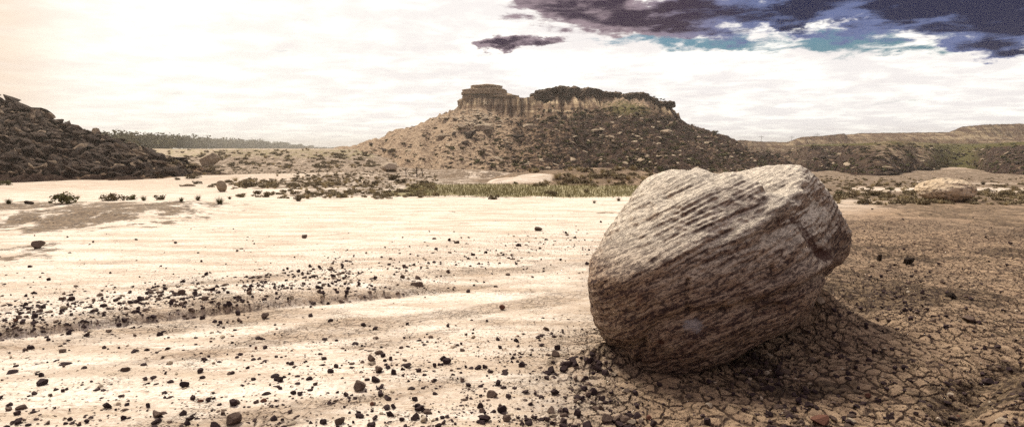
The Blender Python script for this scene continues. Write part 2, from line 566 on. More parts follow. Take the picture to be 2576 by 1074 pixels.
# ------------------------------------------------------------------ materials
def mat_ground():
    m, t = newmat("clay_ground")
    P = t.n('ShaderNodeTexCoord').outputs['Object']
    soil = t.attr('soil'); crack = t.attr('crack'); green = t.attr('green'); warm = t.attr('warm'); nearr = t.attr('near')
    W = t.warp(P, 6.0, 0.06)
    streakv = t.mapping(P, rot=(0, 0, math.radians(-28)), scale=(1.0, 5.5, 1))
    st = t.noise(streakv, 0.55, 7, 0.62)
    st2 = t.noise(streakv, 2.6, 5, 0.6)
    big = t.noise(P, 0.35, 6, 0.6)
    fine = t.noise(P, 55, 4, 0.65)
    mid = t.noise(P, 9, 5, 0.6)
    pale = t.mix(t.ramp(st, 0.40, 0.62), (0.71, 0.645, 0.56), (0.50, 0.415, 0.33))
    pale = t.mix(t.math('MULTIPLY', t.ramp(st2, 0.46, 0.68), 0.45), pale, (0.50, 0.405, 0.285))
    fleck = t.math('MULTIPLY', t.ramp(t.noise(t.mapping(P, rot=(0, 0, math.radians(-20)), scale=(1.0, 2.6, 1)), 9, 8, .74), .53, .585), t.ramp(t.noise(P, 1.3, 4, .6), .38, .60))
    pale = t.mix(t.math('MULTIPLY', fleck, .78), pale, (0.27, 0.19, 0.13))
    pale = t.mix(t.math('MULTIPLY', t.ramp(t.noise(P, 28, 6, .75), .44, .60), .48), pale, (0.36, 0.27, 0.20))
    mud = t.mix(t.ramp(mid, 0.3, 0.7), (0.20, 0.133, 0.088), (0.36, 0.255, 0.165))
    mud = t.mix(t.math('MULTIPLY', t.ramp(big, 0.45, 0.68), 0.75), mud, (0.19, 0.135, 0.09))
    col = t.mix(warm, pale, mud)
    # dark crumbly soil and plant litter
    sn = t.noise(P, 3.0, 9, 0.72)
    sn2 = t.noise(t.mapping(P, scale=(1, .55, 1)), 0.9, 10, 0.74)
    ss = t.math('ADD', t.math('MULTIPLY', t.math('SUBTRACT', sn, .5), 2.2), t.math('MULTIPLY', t.math('SUBTRACT', sn2, .5), 2.6))
    soilf = t.ramp(t.math('ADD', ss, t.math('MULTIPLY', t.math('SUBTRACT', soil, 0.53), 1.6)), -0.14, 0.14)
    soilf = t.math('MULTIPLY', soilf, t.ramp(soil, 0.02, 0.2))
    soilcol = t.mix(t.ramp(t.noise(P, 14, 6, .7), .38, .62), (0.035, 0.022, 0.017), (0.20, 0.14, 0.085))
    col = t.mix(t.math('MULTIPLY', soilf, 0.9), col, soilcol)
    gcol = t.mix(t.ramp(t.noise(P, 1.4, 6, .7), .35, .65), (0.17, 0.145, 0.06), (0.31, 0.27, 0.14))
    col = t.mix(t.math('MULTIPLY', t.ramp(t.math('ADD', green, t.math('MULTIPLY', t.math('SUBTRACT', sn2, .5), 1.2)), .35, .6), 0.8), col, gcol)
    # drying cracks, real relief below; the shade inside them is also put into the colour
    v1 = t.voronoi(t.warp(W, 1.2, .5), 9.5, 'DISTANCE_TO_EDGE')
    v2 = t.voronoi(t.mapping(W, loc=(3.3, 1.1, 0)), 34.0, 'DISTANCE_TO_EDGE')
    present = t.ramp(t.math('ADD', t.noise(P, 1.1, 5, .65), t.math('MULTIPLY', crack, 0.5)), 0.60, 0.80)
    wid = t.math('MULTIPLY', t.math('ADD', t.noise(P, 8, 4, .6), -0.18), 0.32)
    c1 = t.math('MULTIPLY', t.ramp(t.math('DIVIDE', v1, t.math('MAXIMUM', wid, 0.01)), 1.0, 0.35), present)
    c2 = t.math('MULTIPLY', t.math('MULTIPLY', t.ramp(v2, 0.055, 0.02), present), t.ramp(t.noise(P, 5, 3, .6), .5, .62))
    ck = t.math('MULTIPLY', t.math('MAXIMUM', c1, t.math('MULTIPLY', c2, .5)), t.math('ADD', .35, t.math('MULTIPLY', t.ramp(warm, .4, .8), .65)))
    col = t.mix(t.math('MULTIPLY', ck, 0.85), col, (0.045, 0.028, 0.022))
    # fine gravel between the stones
    grit = t.attr('grit')
    gv = t.n('ShaderNodeTexVoronoi', feature='F1'); t.link(W, gv.inputs['Vector']); gv.inputs['Scale'].default_value = 48
    gs = t.n('ShaderNodeSeparateColor'); t.link(gv.outputs['Color'], gs.inputs[0])
    gf = t.math('MULTIPLY', t.ramp(gv.outputs['Distance'], 0.42, 0.28), t.math('LESS_THAN', gs.outputs[0], t.math('MULTIPLY', grit, .55)))
    col = t.mix(t.math('MULTIPLY', gf, .9), col, t.mix(gs.outputs[1], (0.03, 0.019, 0.02), (0.10, 0.068, 0.055)))
    # crumbs
    crumb = t.voronoi(W, 60, 'F1')
    cr = t.math('MULTIPLY', t.ramp(crumb, 0.55, 0.15), t.ramp(t.math('ADD', t.noise(P, 2.2, 5, .65), t.math('MULTIPLY', warm, .12)), .55, .66))
    col = t.mix(t.math('MULTIPLY', cr, t.math('MULTIPLY', nearr, .6)), col, (0.10, 0.07, 0.05))
    col = t.mix(t.math('MULTIPLY', t.math('SUBTRACT', fine, .5), 0.5), col, (0.12, 0.09, 0.06))
    hgt = t.math('ADD', t.math('ADD', t.math('MULTIPLY', ck, -0.016), t.math('MULTIPLY', gf, .009)), t.math('MULTIPLY', t.math('SUBTRACT', mid, .5), 0.016))
    hgt = t.math('ADD', hgt, t.math('MULTIPLY', t.math('MULTIPLY', t.math('SUBTRACT', sn, .5), 0.06), warm))
    hgt = t.math('MULTIPLY', hgt, nearr)
    hb = t.math('ADD', t.math('ADD', t.math('MULTIPLY', fine, 0.008), t.math('MULTIPLY', t.noise(P, 14, 7, .72), .02)), t.math('ADD', t.math('MULTIPLY', soilf, .012), t.math('MULTIPLY', cr, .01)))
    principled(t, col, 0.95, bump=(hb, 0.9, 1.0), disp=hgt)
    m.displacement_method = 'BOTH'
    return m


def mat_butte(name="badland_slope", vs=1.0, k=1.0):
    m, t = newmat(name)
    P = t.n('ShaderNodeTexCoord').outputs['Object']
    geo = t.n('ShaderNodeNewGeometry')
    sn = t.n('ShaderNodeSeparateXYZ'); t.link(geo.outputs['Normal'], sn.inputs[0])
    sp = t.n('ShaderNodeSeparateXYZ'); t.link(P, sp.inputs[0])
    x, y, z = sp.outputs
    cliff = t.attr('cliff'); green = t.attr('green'); litter_haze = t.attr('litter_haze')
    band = t.noise(t.mapping(t.warp(P, .3, 1.0), scale=(.03, .03, 1.5)), 1.0, 5, .6)
    vert = t.noise(t.mapping(P, scale=(1.0 * vs, .12 * vs, .08 * vs)), 1.0, 7, .72)
    cl = t.mix(t.ramp(band, .42, .58), (0.50 * k, 0.39 * k, 0.25 * k), (0.24 * k, 0.165 * k, 0.105 * k))
    cl = t.mix(t.math('MULTIPLY', t.ramp(vert, .44, .56), .85), cl, (0.10, 0.062, 0.045))
    g1 = t.noise(P, .85, 10, .74)
    g2 = t.noise(t.mapping(P, loc=(5, 5, 5), scale=(1, .6, 1.5)), 2.0, 8, .72)
    tal = t.mix(t.ramp(g2, .36, .62), t.mix(t.ramp(litter_haze, .32, .62), (0.46, 0.35, 0.24), (0.31, 0.215, 0.135)), t.mix(t.ramp(litter_haze, .32, .62), (0.24, 0.165, 0.11), (0.11, 0.068, 0.045)))  # low mask values give paler talus, brightness of haze and sun painted in
    dk = t.ramp(t.math('ADD', g1, t.math('MULTIPLY', t.math('SUBTRACT', litter_haze, .5), .26)), .46, .56)
    tal = t.mix(t.math('MULTIPLY', dk, .9), tal, (0.028, 0.016, 0.014))
    tal = t.mix(t.math('MULTIPLY', t.ramp(t.math('ADD', green, t.math('MULTIPLY', t.math('SUBTRACT', g1, .5), 1.4)), .4, .7), .7), tal, (0.10, 0.092, 0.030))
    col = t.mix(cliff, tal, cl)
    hb = t.math('ADD', t.math('MULTIPLY', g1, .5), t.math('ADD', t.math('MULTIPLY', g2, .45), t.math('MULTIPLY', vert, .35)))
    principled(t, col, 1.0, bump=(hb, 0.9, .8), spec=.05)
    return m


def mat_rock(name, c_dark, c_mid, c_light, scale=1.0, strat=0.0, bump=.05, rnd=True):
    m, t = newmat(name)
    P = t.n('ShaderNodeTexCoord').outputs['Object']
    V = t.mapping(P, scale=(1, 1, 1 + strat))
    a = t.noise(V, 2.2 * scale, 8, .68)
    b = t.noise(V, 9.0 * scale, 6, .7)
    col = t.mix(t.ramp(a, .38, .62), c_mid, c_light)
    col = t.mix(t.math('MULTIPLY', t.ramp(b, .46, .62), .8), col, c_dark)
    if rnd:
        oi = t.n('ShaderNodeObjectInfo').outputs['Random']
        col = t.mix(t.math('MULTIPLY', oi, .35), col, c_dark)
    h = t.math('ADD', a, t.math('MULTIPLY', b, .5))
    principled(t, col, .95, bump=(h, .8, bump), spec=.1)
    return m


def mat_plain(name, c1, c2, scale=8, rough=.9):
    m, t = newmat(name)
    P = t.n('ShaderNodeTexCoord').outputs['Object']
    oi = t.n('ShaderNodeObjectInfo').outputs['Random']
    f = t.math('ADD', t.math('MULTIPLY', t.ramp(t.noise(P, scale, 4, .65), .3, .7), .7), t.math('MULTIPLY', oi, .3))
    principled(t, t.mix(f, c1, c2), rough, spec=.1)
    return m


def mat_boulder():
    m, t = newmat("banded_sandstone")
    P = t.n('ShaderNodeTexCoord').outputs['Object']
    # bedding planes dip to the lower left; local x runs along the rock, z up
    W = t.warp(t.warp(P, 0.9, 0.22), 5.0, 0.03)
    def dot(v):
        nd = t.n('ShaderNodeVectorMath', operation='DOT_PRODUCT'); t.link(W, nd.inputs[0]); nd.inputs[1].default_value = v
        return nd.outputs['Value']
    cb = t.n('ShaderNodeCombineXYZ')
    t.link(dot((.957, .0, .29)), cb.inputs[0]); t.link(dot((.10, .93, -.35)), cb.inputs[1]); t.link(dot((-.27, .36, .89)), cb.inputs[2])
    B = cb.outputs[0]
    s1 = t.noise(t.mapping(B, scale=(5.0, 5.0, 36)), 1.0, 9, .74)
    s2 = t.noise(t.mapping(B, scale=(22, 22, 92)), 1.0, 6, .72)
    s3 = t.noise(t.mapping(B, scale=(0.7, .7, 4.5), loc=(2, 0, 3)), 1.0, 5, .6)
    grain = t.noise(P, 60, 5, .7)
    pits = t.noise(t.mapping(B, scale=(1, 1, 2.2)), 22, 8, .74)
    base = t.mix(t.ramp(s3, .36, .64), (0.40, 0.272, 0.185), (0.23, 0.148, 0.105))
    lt = t.ramp(s1, .56, .40)
    base = t.mix(t.math('MULTIPLY', lt, .6), base, (0.55, 0.43, 0.32))
    up = t.attr('sunlit_tint')
    base = t.mix(t.math('MULTIPLY', up, .9), base, (0.82, 0.73, 0.60))  # sunlit white of the upper rock, painted into its colour
    d1 = t.ramp(s2, .50, .57)
    d2 = t.ramp(t.math('ADD', pits, t.math('MULTIPLY', t.math('SUBTRACT', s1, .5), .8)), .50, .57)
    lich = t.math('MULTIPLY', t.math('MAXIMUM', t.math('MULTIPLY', d1, .8), d2), t.math('SUBTRACT', 1.0, t.math('MULTIPLY', up, .45)))
    base = t.mix(t.math('MULTIPLY', lich, .88), base, (0.028, 0.015, 0.020))
    base = t.mix(t.math('MULTIPLY', t.ramp(grain, .5, .66), .45), base, (0.07, 0.045, 0.045))
    rust = t.attr('rust')
    rf = t.ramp(t.math('ADD', rust, t.math('MULTIPLY', t.math('SUBTRACT', pits, .5), 1.0)), .35, .75)
    base = t.mix(t.math('MULTIPLY', rf, .9), base, (0.055, 0.018, 0.012))
    ash = t.attr('ash')
    base = t.mix(t.math('MULTIPLY', t.ramp(t.math('ADD', ash, t.math('SUBTRACT', pits, .55)), .35, .7), .6), base, (0.42, 0.40, 0.42))
    pink = t.attr('pink')
    base = t.mix(t.math('MULTIPLY', t.ramp(t.math('ADD', pink, t.math('SUBTRACT', pits, .5)), .3, .8), .35), base, (0.44, 0.22, 0.13))
    h = t.math('ADD', t.math('MULTIPLY', s1, -.8), t.math('ADD', t.math('MULTIPLY', s2, -.45), t.math('ADD', t.math('MULTIPLY', pits, -.35), t.math('MULTIPLY', grain, -.18))))
    principled(t, base, .93, bump=(h, 1.0, .055), spec=.12)
    return m


M_GROUND = mat_ground()
M_SLOPE = mat_butte()
M_MESA = mat_butte('banded_mesa_cliff', .42, .72)
M_CAP = mat_rock("dark_caprock", (0.010, 0.007, 0.007), (0.05, 0.032, 0.022), (0.17, 0.12, 0.08), .45, 2.5, .35, False)
M_CAPL = mat_rock("pale_sandstone_cap", (0.06, 0.04, 0.03), (0.32, 0.24, 0.16), (0.47, 0.37, 0.25), .45, 2.5, .35, False)
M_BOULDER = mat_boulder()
M_STONE = mat_rock("dark_ironstone", (0.010, 0.006, 0.009), (0.028, 0.017, 0.019), (0.075, 0.05, 0.046), 9, 0, .006)
M_STONE2 = mat_rock("brown_stone", (0.02, 0.012, 0.012), (0.085, 0.055, 0.045), (0.20, 0.145, 0.11), 9, 0, .006)
M_RED = mat_rock("red_stone", (0.04, 0.02, 0.016), (0.12, 0.052, 0.036), (0.18, 0.09, 0.06), 9, 0, .006)
M_PALE = mat_rock("pale_stone", (0.12, 0.085, 0.06), (0.33, 0.265, 0.195), (0.50, 0.42, 0.32), 4, 0, .006)
M_SLABD = mat_rock("dark_slab", (0.006, 0.004, 0.005), (0.018, 0.011, 0.010), (0.12, 0.083, 0.057), 1.6, 1.5, .10)
M_SLABP = mat_rock("tan_slab", (0.07, 0.045, 0.032), (0.34, 0.26, 0.175), (0.52, 0.43, 0.31), .8, 1.0, .1)
M_BUSH = mat_plain("dry_sage_leaves", (0.035, 0.027, 0.017), (0.15, 0.115, 0.06))
M_BUSHS = mat_plain("scrub_leaves", (0.09, 0.07, 0.042), (0.28, 0.225, 0.135))
M_BUSHG = mat_plain("green_sage_leaves", (0.05, 0.045, 0.018), (0.15, 0.14, 0.06))
M_GRASS = mat_plain("green_grass", (0.13, 0.115, 0.05), (0.31, 0.275, 0.145), 1.5)
M_DRY = mat_plain("dry_grass", (0.22, 0.17, 0.09), (0.45, 0.37, 0.22), 3)
M_LEAF = mat_plain("tree_leaves", (0.045, 0.042, 0.018), (0.125, 0.11, 0.05), .8)
M_BARK = mat_plain("bark", (0.03, 0.02, 0.016), (0.09, 0.065, 0.05))

# ------------------------------------------------------------------ the ground: one sheet, fine near the camera, out to the horizon
def zone_masks(x, y):
    """where the clay is pale, where brown soil, cracked mud and grass lie (plan positions)"""
    r = np.hypot(x, y)
    a = x / np.maximum(y, .5)
    n = fbm2(x / 6 + 2, y / 6, 4); n2 = fbm2(x / 1.5, y / 1.5 + 6, 4)
    soil = np.zeros_like(x)
    def area(x0, x1, y0, y1, s, k):
        nx = x + s * n; ny = y + s * n2 * .8
        return k * S(x0 - s, x0 + s, nx) * (1 - S(x1 - s, x1 + s, nx)) * S(y0 - s, y0 + s, ny) * (1 - S(y1 - s, y1 + s, ny))
    # soil bank on the left, at the foot of the wash
    soil = np.maximum(soil, area(-40, -7.5, 12.2, 18.8, 1.8, .60))
    soil = np.maximum(soil, area(-20, -6.3, 9.0, 11.2, .4, .45) * S(-.66, -.74, a))
    # scrub flats
    soil = np.maximum(soil, area(-16, 26, 26, 58, 2.5, .60) * (1 - .6 * S(.18, .24, a) * (1 - S(34, 40, y))))
    soil = np.maximum(soil, area(-9, 2, 21, 30, 1.2, .54))
    soil = np.maximum(soil, area(-60, 200, 58, 135, 5, .60))
    soil = np.maximum(soil, area(-300, -8, 75, 400, 8, .40))
    soil = np.maximum(soil, area(9, 120, 20, 115, 2, .66) * S(.33, .45, a))
    soil = np.maximum(soil, area(9, 60, 11, 24, 1.5, .56) * S(.5, .6, a))
    soil = np.maximum(soil, area(4, 12, 25, 36, 1.5, .45))
    soil = np.maximum(soil, S(300, 400, r) * .6)
    soil = np.maximum(soil, .60 * S(.0, .35, fbm2(x / 1.3 + 17, y / .8, 4)) * S(.15, .4, a) * (1 - S(12, 15, y)))
    soil = np.maximum(soil, .52 * S(.12, .4, fbm2(x / 2.2 + 7, y / 1.3, 3)) * S(11, 12.5, y) * (1 - S(19, 21, y)) * S(-.3, .1, a))
    for bx, by, rx, ry, k in ((4.1, 7.0, 1.5, .9, .95), (1.8, 4.15, .55, .28, .9), (.55, 4.75, .5, .35, .95), (3.1, 3.9, .7, .3, .8), (6.5, 9.5, 2.2, .9, .8), (2.6, 3.2, .5, .2, .8)):
        soil = np.maximum(soil, k * np.exp(-((x - bx) / rx) ** 2 - ((y - by) / ry) ** 2) * (.75 + .9 * np.clip(n2, -.4, .5)))
    # dark soil at the foot of the rocky slope
    soil = np.maximum(soil, S(4, -2, (y - 50) + (x + 45) * .2) * 0)
    # open white wash in front of the rocky slope
    wash = S(-.39, -.47, a + .04 * n) * S(20, 23, y) * (1 - S(44, 54, y + 3 * n)) 
    soil = soil * (1 - .93 * wash)
    wash2 = S(.50, .56, a) * np.exp(-((y - 27.5 - 1.2 * n) / 2.2) ** 2) + S(.6, .66, a) * np.exp(-((y - 46 - 2 * n) / 3) ** 2) * .9
    soil = soil * (1 - .95 * np.clip(wash2 * (0.7 + 1.2 * n2), 0, 1))
    w2m = np.clip(wash2 * (0.9 + 1.2 * n2), 0, 1)
    wash3 = np.exp(-((y - 50) / 3.0) ** 2) * S(-.10, -.06, a) * (1 - S(.02, .08, a)) + np.exp(-((y - 60) / 7.0) ** 2) * S(.24, .28, a) * (1 - S(.42, .48, a))
    soil = soil * (1 - .9 * np.clip(wash3, 0, 1))
    # right-hand mud
    warm = S(-.05, 0.32, a + .14 * n + .06 * n2 - .022 * (r - 5)) * (1 - S(26, 34, r))
    warm = np.maximum(warm, .35 * S(24, 40, r))
    warm = np.maximum(warm, .75 * S(.3, .45, a) * S(18, 26, r))
    warm = np.maximum(warm, .6 * S(62, 80, r))
    mound = np.clip(1 - ((x - 5.0) / 8.0) ** 2 - ((y - 38) / 9) ** 2, 0, 1)
    warm = np.maximum(warm, 1.0 * S(0, .25, mound)); soil = np.maximum(soil, .34 * S(0, .3, mound))
    scarp = np.clip(1 - ((x - .4) / 1.9) ** 2 - ((y - 33.8) / 1.4) ** 2, 0, 1)
    warm = warm * (1 - .75 * S(0, .3, scarp)); soil = soil * (1 - S(0, .3, scarp))
    # brown strip just above the little scarp on the left
    tt = y - np.interp(x, SCX, SCY)
    strip = S(-.01, .02, tt) * (1 - S(.15, .45, tt + .2 * n2)) * (1 - S(-.5, 1.0, x)) * .48
    strip2 = S(-.8, -.5, tt + .15 * n2) * (1 - S(-.35, -.12, tt + .1 * n2)) * (1 - S(-2.6, -1.0, x)) * .45
    warm = np.maximum(warm, np.maximum(strip, strip2))
    ca, sa = math.cos(math.radians(28)), math.sin(math.radians(28))
    u = x * ca + y * sa; v = -x * sa + y * ca
    pl = S(.02, .28, fbm2(u * .30, v * 1.15 + 5, 4)) * (1 - S(7.5, 11, r))
    warm = np.maximum(warm, .5 * pl * S(-4, 0, x + 2))
    warm = warm * (1 - .9 * w2m)
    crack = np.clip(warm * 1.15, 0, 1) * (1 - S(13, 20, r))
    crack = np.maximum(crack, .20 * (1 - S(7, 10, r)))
    green = area(-4.6, 7.6, 22.2, 31.5, .9, 1.0) * (1 - .9 * S(0, .2, scarp)) * (1 - S(.05, .3, mound))
    green = np.maximum(green, area(6, 12, 20.5, 24.5, .7, .9) * (1 - S(.3, .36, a)))
    green = np.maximum(green, area(-170, -24, 110, 150, 5, .45))
    return np.clip(soil, 0, 1), np.clip(crack, 0, 1), np.clip(green, 0, 1), np.clip(warm, 0, 1)


BX = [-50, 400, 800, 1200, 1450, 1560]; BY = [800, 752, 700, 645, 610, 650]


def stone_density(X, Y):
    c = np.interp(X, BX, BY)
    n = fbm2(X / 90, Y / 35, 3)
    core = np.exp(-((Y - c) / 30) ** 2) * np.interp(X, [0, 350, 850, 1000, 1500], [120, 130, 180, 75, 60])
    wing = np.exp(-(np.abs(Y - c - 8) / 62) ** 2.4) * np.interp(X, [0, 850, 1500], [38, 36, 34])
    far = np.where(Y < c - 40, 5.5, 0) * S(560, 620, Y) + .9 * S(520, 560, Y)
    near = S(780, 860, Y) * np.interp(X, [0, 400, 900, 1300, 1500], [11, 13, 22, 32, 42])
    foot = 46 * np.exp(-((X - 1500) / 70) ** 2 - ((Y - 862) / 38) ** 2) + 16 * np.exp(-((X - 1400) / 90) ** 2 - ((Y - 900) / 60) ** 2)
    r = np.where(X > 1560, (6.0 * S(700, 800, Y) + 10), 0) * S(1560, 1700, X)
    r = r + np.where(X > 2050, 90 * np.exp(-((X - 2240) / 130) ** 2 - ((Y - 740) / 45) ** 2), 0) + np.where(X > 1800, 75 * np.exp(-((X - 1960) / 90) ** 2 - ((Y - 960) / 70) ** 2), 0)
    left = np.where(X < 1620, core + wing + far + near * (1 + .4 * S(950, 1074, Y)), 0)
    return (left + foot + r) * (1 + 1.9 * np.clip(n, -.5, 1)) 



def build_ground():
    inv = np.linspace(1 / 2.1, 1 / 30.0, 640)
    y1 = 1 / inv
    y2 = 30 * np.exp(np.linspace(0, math.log(1600 / 30), 300))[1:]
    ys = np.concatenate([[-8, -4, -1, .6, 1.4, 1.8], y1, y2])
    tn = np.tan(np.linspace(math.radians(-44.5), math.radians(44.5), 1240))
    tn = np.concatenate([[-2.4, -1.6, -1.2], tn, [1.2, 1.6, 2.4]])
    eff = np.maximum(ys, 4.0)
    Xg = tn[None, :] * eff[:, None]; Yg = np.repeat(ys[:, None], len(tn), 1)
    Z = ground_z(Xg, Yg)
    V = np.stack([Xg, Yg, Z], -1).reshape(-1, 3)
    me = mesh_from('ground', V, grid_faces(len(ys), len(tn)))
    soil, crack, green, warm = zone_masks(Xg, Yg)
    R = np.hypot(Xg, Yg)
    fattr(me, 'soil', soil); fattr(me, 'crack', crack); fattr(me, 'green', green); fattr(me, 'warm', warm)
    fattr(me, 'near', 1 - S(10, 24, R))
    Yc = np.maximum(Yg, 2.0)
    PX, PY = project(Xg, Yc, Z)
    PX = np.nan_to_num(PX); PY = np.nan_to_num(PY)
    fattr(me, 'grit', np.clip(stone_density(np.clip(PX, -400, 3000), np.clip(PY, 300, 1500)) / 60, 0, 1) * (R < 26) * (Yg > 2))
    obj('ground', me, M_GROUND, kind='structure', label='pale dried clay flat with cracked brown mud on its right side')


build_ground()


def slope_field(name, fn, xs, ys, masks, label):
    Xg, Yg = np.meshgrid(xs, ys)
    Z = fn(Xg, Yg)
    V = np.stack([Xg, Yg, Z], -1).reshape(-1, 3)
    me = mesh_from(name, V, grid_faces(len(ys), len(xs)))
    c, g, l = masks(Xg, Yg, Z)
    fattr(me, 'cliff', np.clip(c, 0, 1)); fattr(me, 'green', np.clip(g, 0, 1)); fattr(me, 'litter_haze', np.clip(l, 0, 1))
    return obj(name, me, M_MESA if 'mesa' in name else M_SLOPE, kind='structure', label=label)


def butte_masks(x, y, z):
    zc = np.interp(x, BUC_X, BUC_Z)
    n = fbm2(x / 3, y / 6, 3)
    Fd = butte_F(x, y)
    cliff = S(-.5, .9, z - zc + 1.4 * n) * (1 - S(16, 22, Fd))
    green = np.exp(-((x - 25) / 7) ** 2 - ((z - 10.5) / 3.2) ** 2) * .75
    litter_haze = .38 + .46 * S(-8, 18, x) * (1 - S(8, 12, z)) + .1 * n - .25 * S(-5, -30, x)  # less rubble at left, also lowered to paint in haze and sunlight
    return cliff, green, litter_haze


butte = slope_field('butte', butte_z, np.arange(-75, 95, .24), np.concatenate([np.arange(98, 164, .24), np.arange(164, 215, 1.0)]), butte_masks,
                    'flat-topped butte with fluted pale cliffs and dark rubble slopes')
rocky = slope_field('rocky_hill', lefthill_z, np.arange(-150, -18, .22), np.arange(40, 130, .3),
                    lambda x, y, z: (0 * x, 0 * x + .05, 0.62 + .35 * S(-28, -40, x)), 'dark rubble hillside at the left edge')
ridge = slope_field('green_ridge', ridge_z, np.arange(34, 330, .5), np.concatenate([np.arange(88, 190, .4), np.arange(190, 246, 2.0)]),
                    lambda x, y, z: (S(.2, .5, ridged2(x / 12, y / 30)) * .55 * np.exp(-((x / y - .60) / .05) ** 2) * S(-1.5, .5, z) + .25 * S(.47, .43, x / y) ,
                                     np.clip(S(1.6, 3.0, z) * .9 + .75 * np.exp(-((x / y - .69) / .06) ** 2), 0, 1),
                                     .88 + 0 * x), 'low ridge with a grassy green top and a dark gully')
mesa = slope_field('distant_mesa', mesa_z, np.arange(70, 350, .5), np.concatenate([np.arange(240, 292, .36), np.arange(292, 400, 6.0)]),
                   lambda x, y, z: (.8 * S(.05, .2, 0 * x + .3) * (1 - .95 * S(-1.0, -.2, (z - 1.6) / MK + 1.6 - np.interp(x / y, FM_A, FM_Z))) * S(.3, .45, x / y), .30 + 0 * x, .66 + .2 * fbm2(x / 30, y / 30)),
                   'distant mesa of banded fluted cliffs on the right skyline')


def dome_z(x, y):
    r = np.hypot((x + 79) / 7.6, (y - 300) / 9)
    return -1.2 + 4.3 * np.clip(1 - r ** 2, 0, 1) ** .8 + .15 * fbm2(x, y, 3)


slope_field('round_knoll', dome_z, np.arange(-88, -70, .4), np.arange(290, 310, .5), lambda x, y, z: (0 * x + .3, 0 * x, .4 + 0 * x), 'small round knoll on the skyline left of the butte')

# ------------------------------------------------------------------ rocks: shapes
rng = np.random.RandomState(21)


def ico(sub):
    bm = bmesh.new()
    bmesh.ops.create_icosphere(bm, subdivisions=sub, radius=1.0)
    V = np.array([v.co[:] for v in bm.verts]); Fc = np.array([[v.index for v in f.verts] for f in bm.faces])
    bm.free()
    return V, Fc


ICO2 = ico(2); ICO3 = ico(3); ICO4 = ico(4); ICO5 = ico(5)


def rock_shape(base, seed, cuts=9, flat=.7, noise=.06, lo=.45, hi=.8):
    r = np.random.RandomState(seed)
    V = base[0].copy()
    N = r.normal(size=(cuts, 3)); N /= np.linalg.norm(N, axis=1, keepdims=True)
    for k in range(cuts):
        c = r.uniform(lo, hi)
        d = V @ N[k]
        ex = np.maximum(d - c, 0)
        V = V - ex[:, None] * N[k]
    V = V + noise * fbm3(V + seed * 3.3, 2.5, 3)[:, None] * base[0]
    V[:, 2] *= flat
    V /= np.abs(V[:, :2]).max()
    V[:, 2] -= V[:, 2].min()
    return V


def rock_mesh(name, base, seed, mat, smooth=False, **kw):
    V = rock_shape(base, seed, **kw)
    me = mesh_from(name, V, base[1], smooth)
    me.materials.append(mat)
    return me


def hull_block(cx, cy, z0, z1, hx, hy, seed, name, mat, parent, rough=.25, layers=4, rot=0.0):
    """stack of irregular ledges: plan outline wobbles, each bed juts or recedes"""
    r = np.random.RandomState(seed)
    nth = 220; nz = 44
    th = np.linspace(0, 2 * np.pi, nth, endpoint=False)
    zs = np.linspace(0, 1, nz)
    led = r.uniform(-1, 1, layers + 1)
    V = []
    H = z1 - z0
    for i, zf in enumerate(zs):
        k = min(int(zf * layers), layers - 1)
        prof = 1 + .06 * led[k]
        edge = min(zf, 1 - zf) * nz
        rx = hx * prof; ry = hy * prof
        p = 2.5
        c, s_ = np.cos(th), np.sin(th)
        sup = (np.abs(c) ** p + np.abs(s_) ** p) ** (-1 / p)
        px = c * sup * rx; py = s_ * sup * ry
        pos = np.stack([px + cx * 3.1, py + seed, np.full(nth, z0 + zf * H)], 1)
        crk = np.abs(fbm3(pos * np.array([1, 1, .25]), .9 / max(.6, H / 3), 3))
        d = rough * (fbm3(pos, .55, 3) * 1.4 - np.clip(.16 - crk, 0, 1) * 3.2 + .5 * fbm3(pos, 2.0, 2))
        if edge < 2: d = d - rough * .4 * (2 - edge)
        px = px + d * c; py = py + d * s_
        V.append(np.stack([cx + px * math.cos(rot) - py * math.sin(rot), cy + px * math.sin(rot) + py * math.cos(rot),
                           z0 + zf * H + rough * 1.1 * fbm3(pos * np.array([1, 1, .1]), .35, 3) * zf], 1))
    V = np.concatenate(V)
    n0 = len(V)
    # closed top and bottom with inner rings
    rings = []
    faces = []
    for i in range(nz - 1):
        a = i * nth + np.arange(nth); b = i * nth + (np.arange(nth) + 1) % nth
        faces.append(np.stack([a, b, b + nth, a + nth], 1))
    topc = V[-nth:].mean(0)
    last = n0 - nth
    VV = [V]
    cnt = n0
    prev = last
    for f in (.8, .55, .3, .02):
        ring = topc + (V[-nth:] - topc) * f
        ring[:, 2] = V[-nth:][:, 2].mean() + (V[-nth:][:, 2] - V[-nth:][:, 2].mean()) * f + rough * 1.1 * fbm3(ring, .7, 3) + .25 * H * (1 - f)
        VV.append(ring)
        a = prev + np.arange(nth); b = prev + (np.arange(nth) + 1) % nth
        c_ = cnt + np.arange(nth); d_ = cnt + (np.arange(nth) + 1) % nth
        faces.append(np.stack([a, b, d_, c_], 1)); prev = cnt; cnt += nth
    me = mesh_from(name, np.concatenate(VV), np.concatenate(faces), True)
    return obj(name, me, mat, parent)


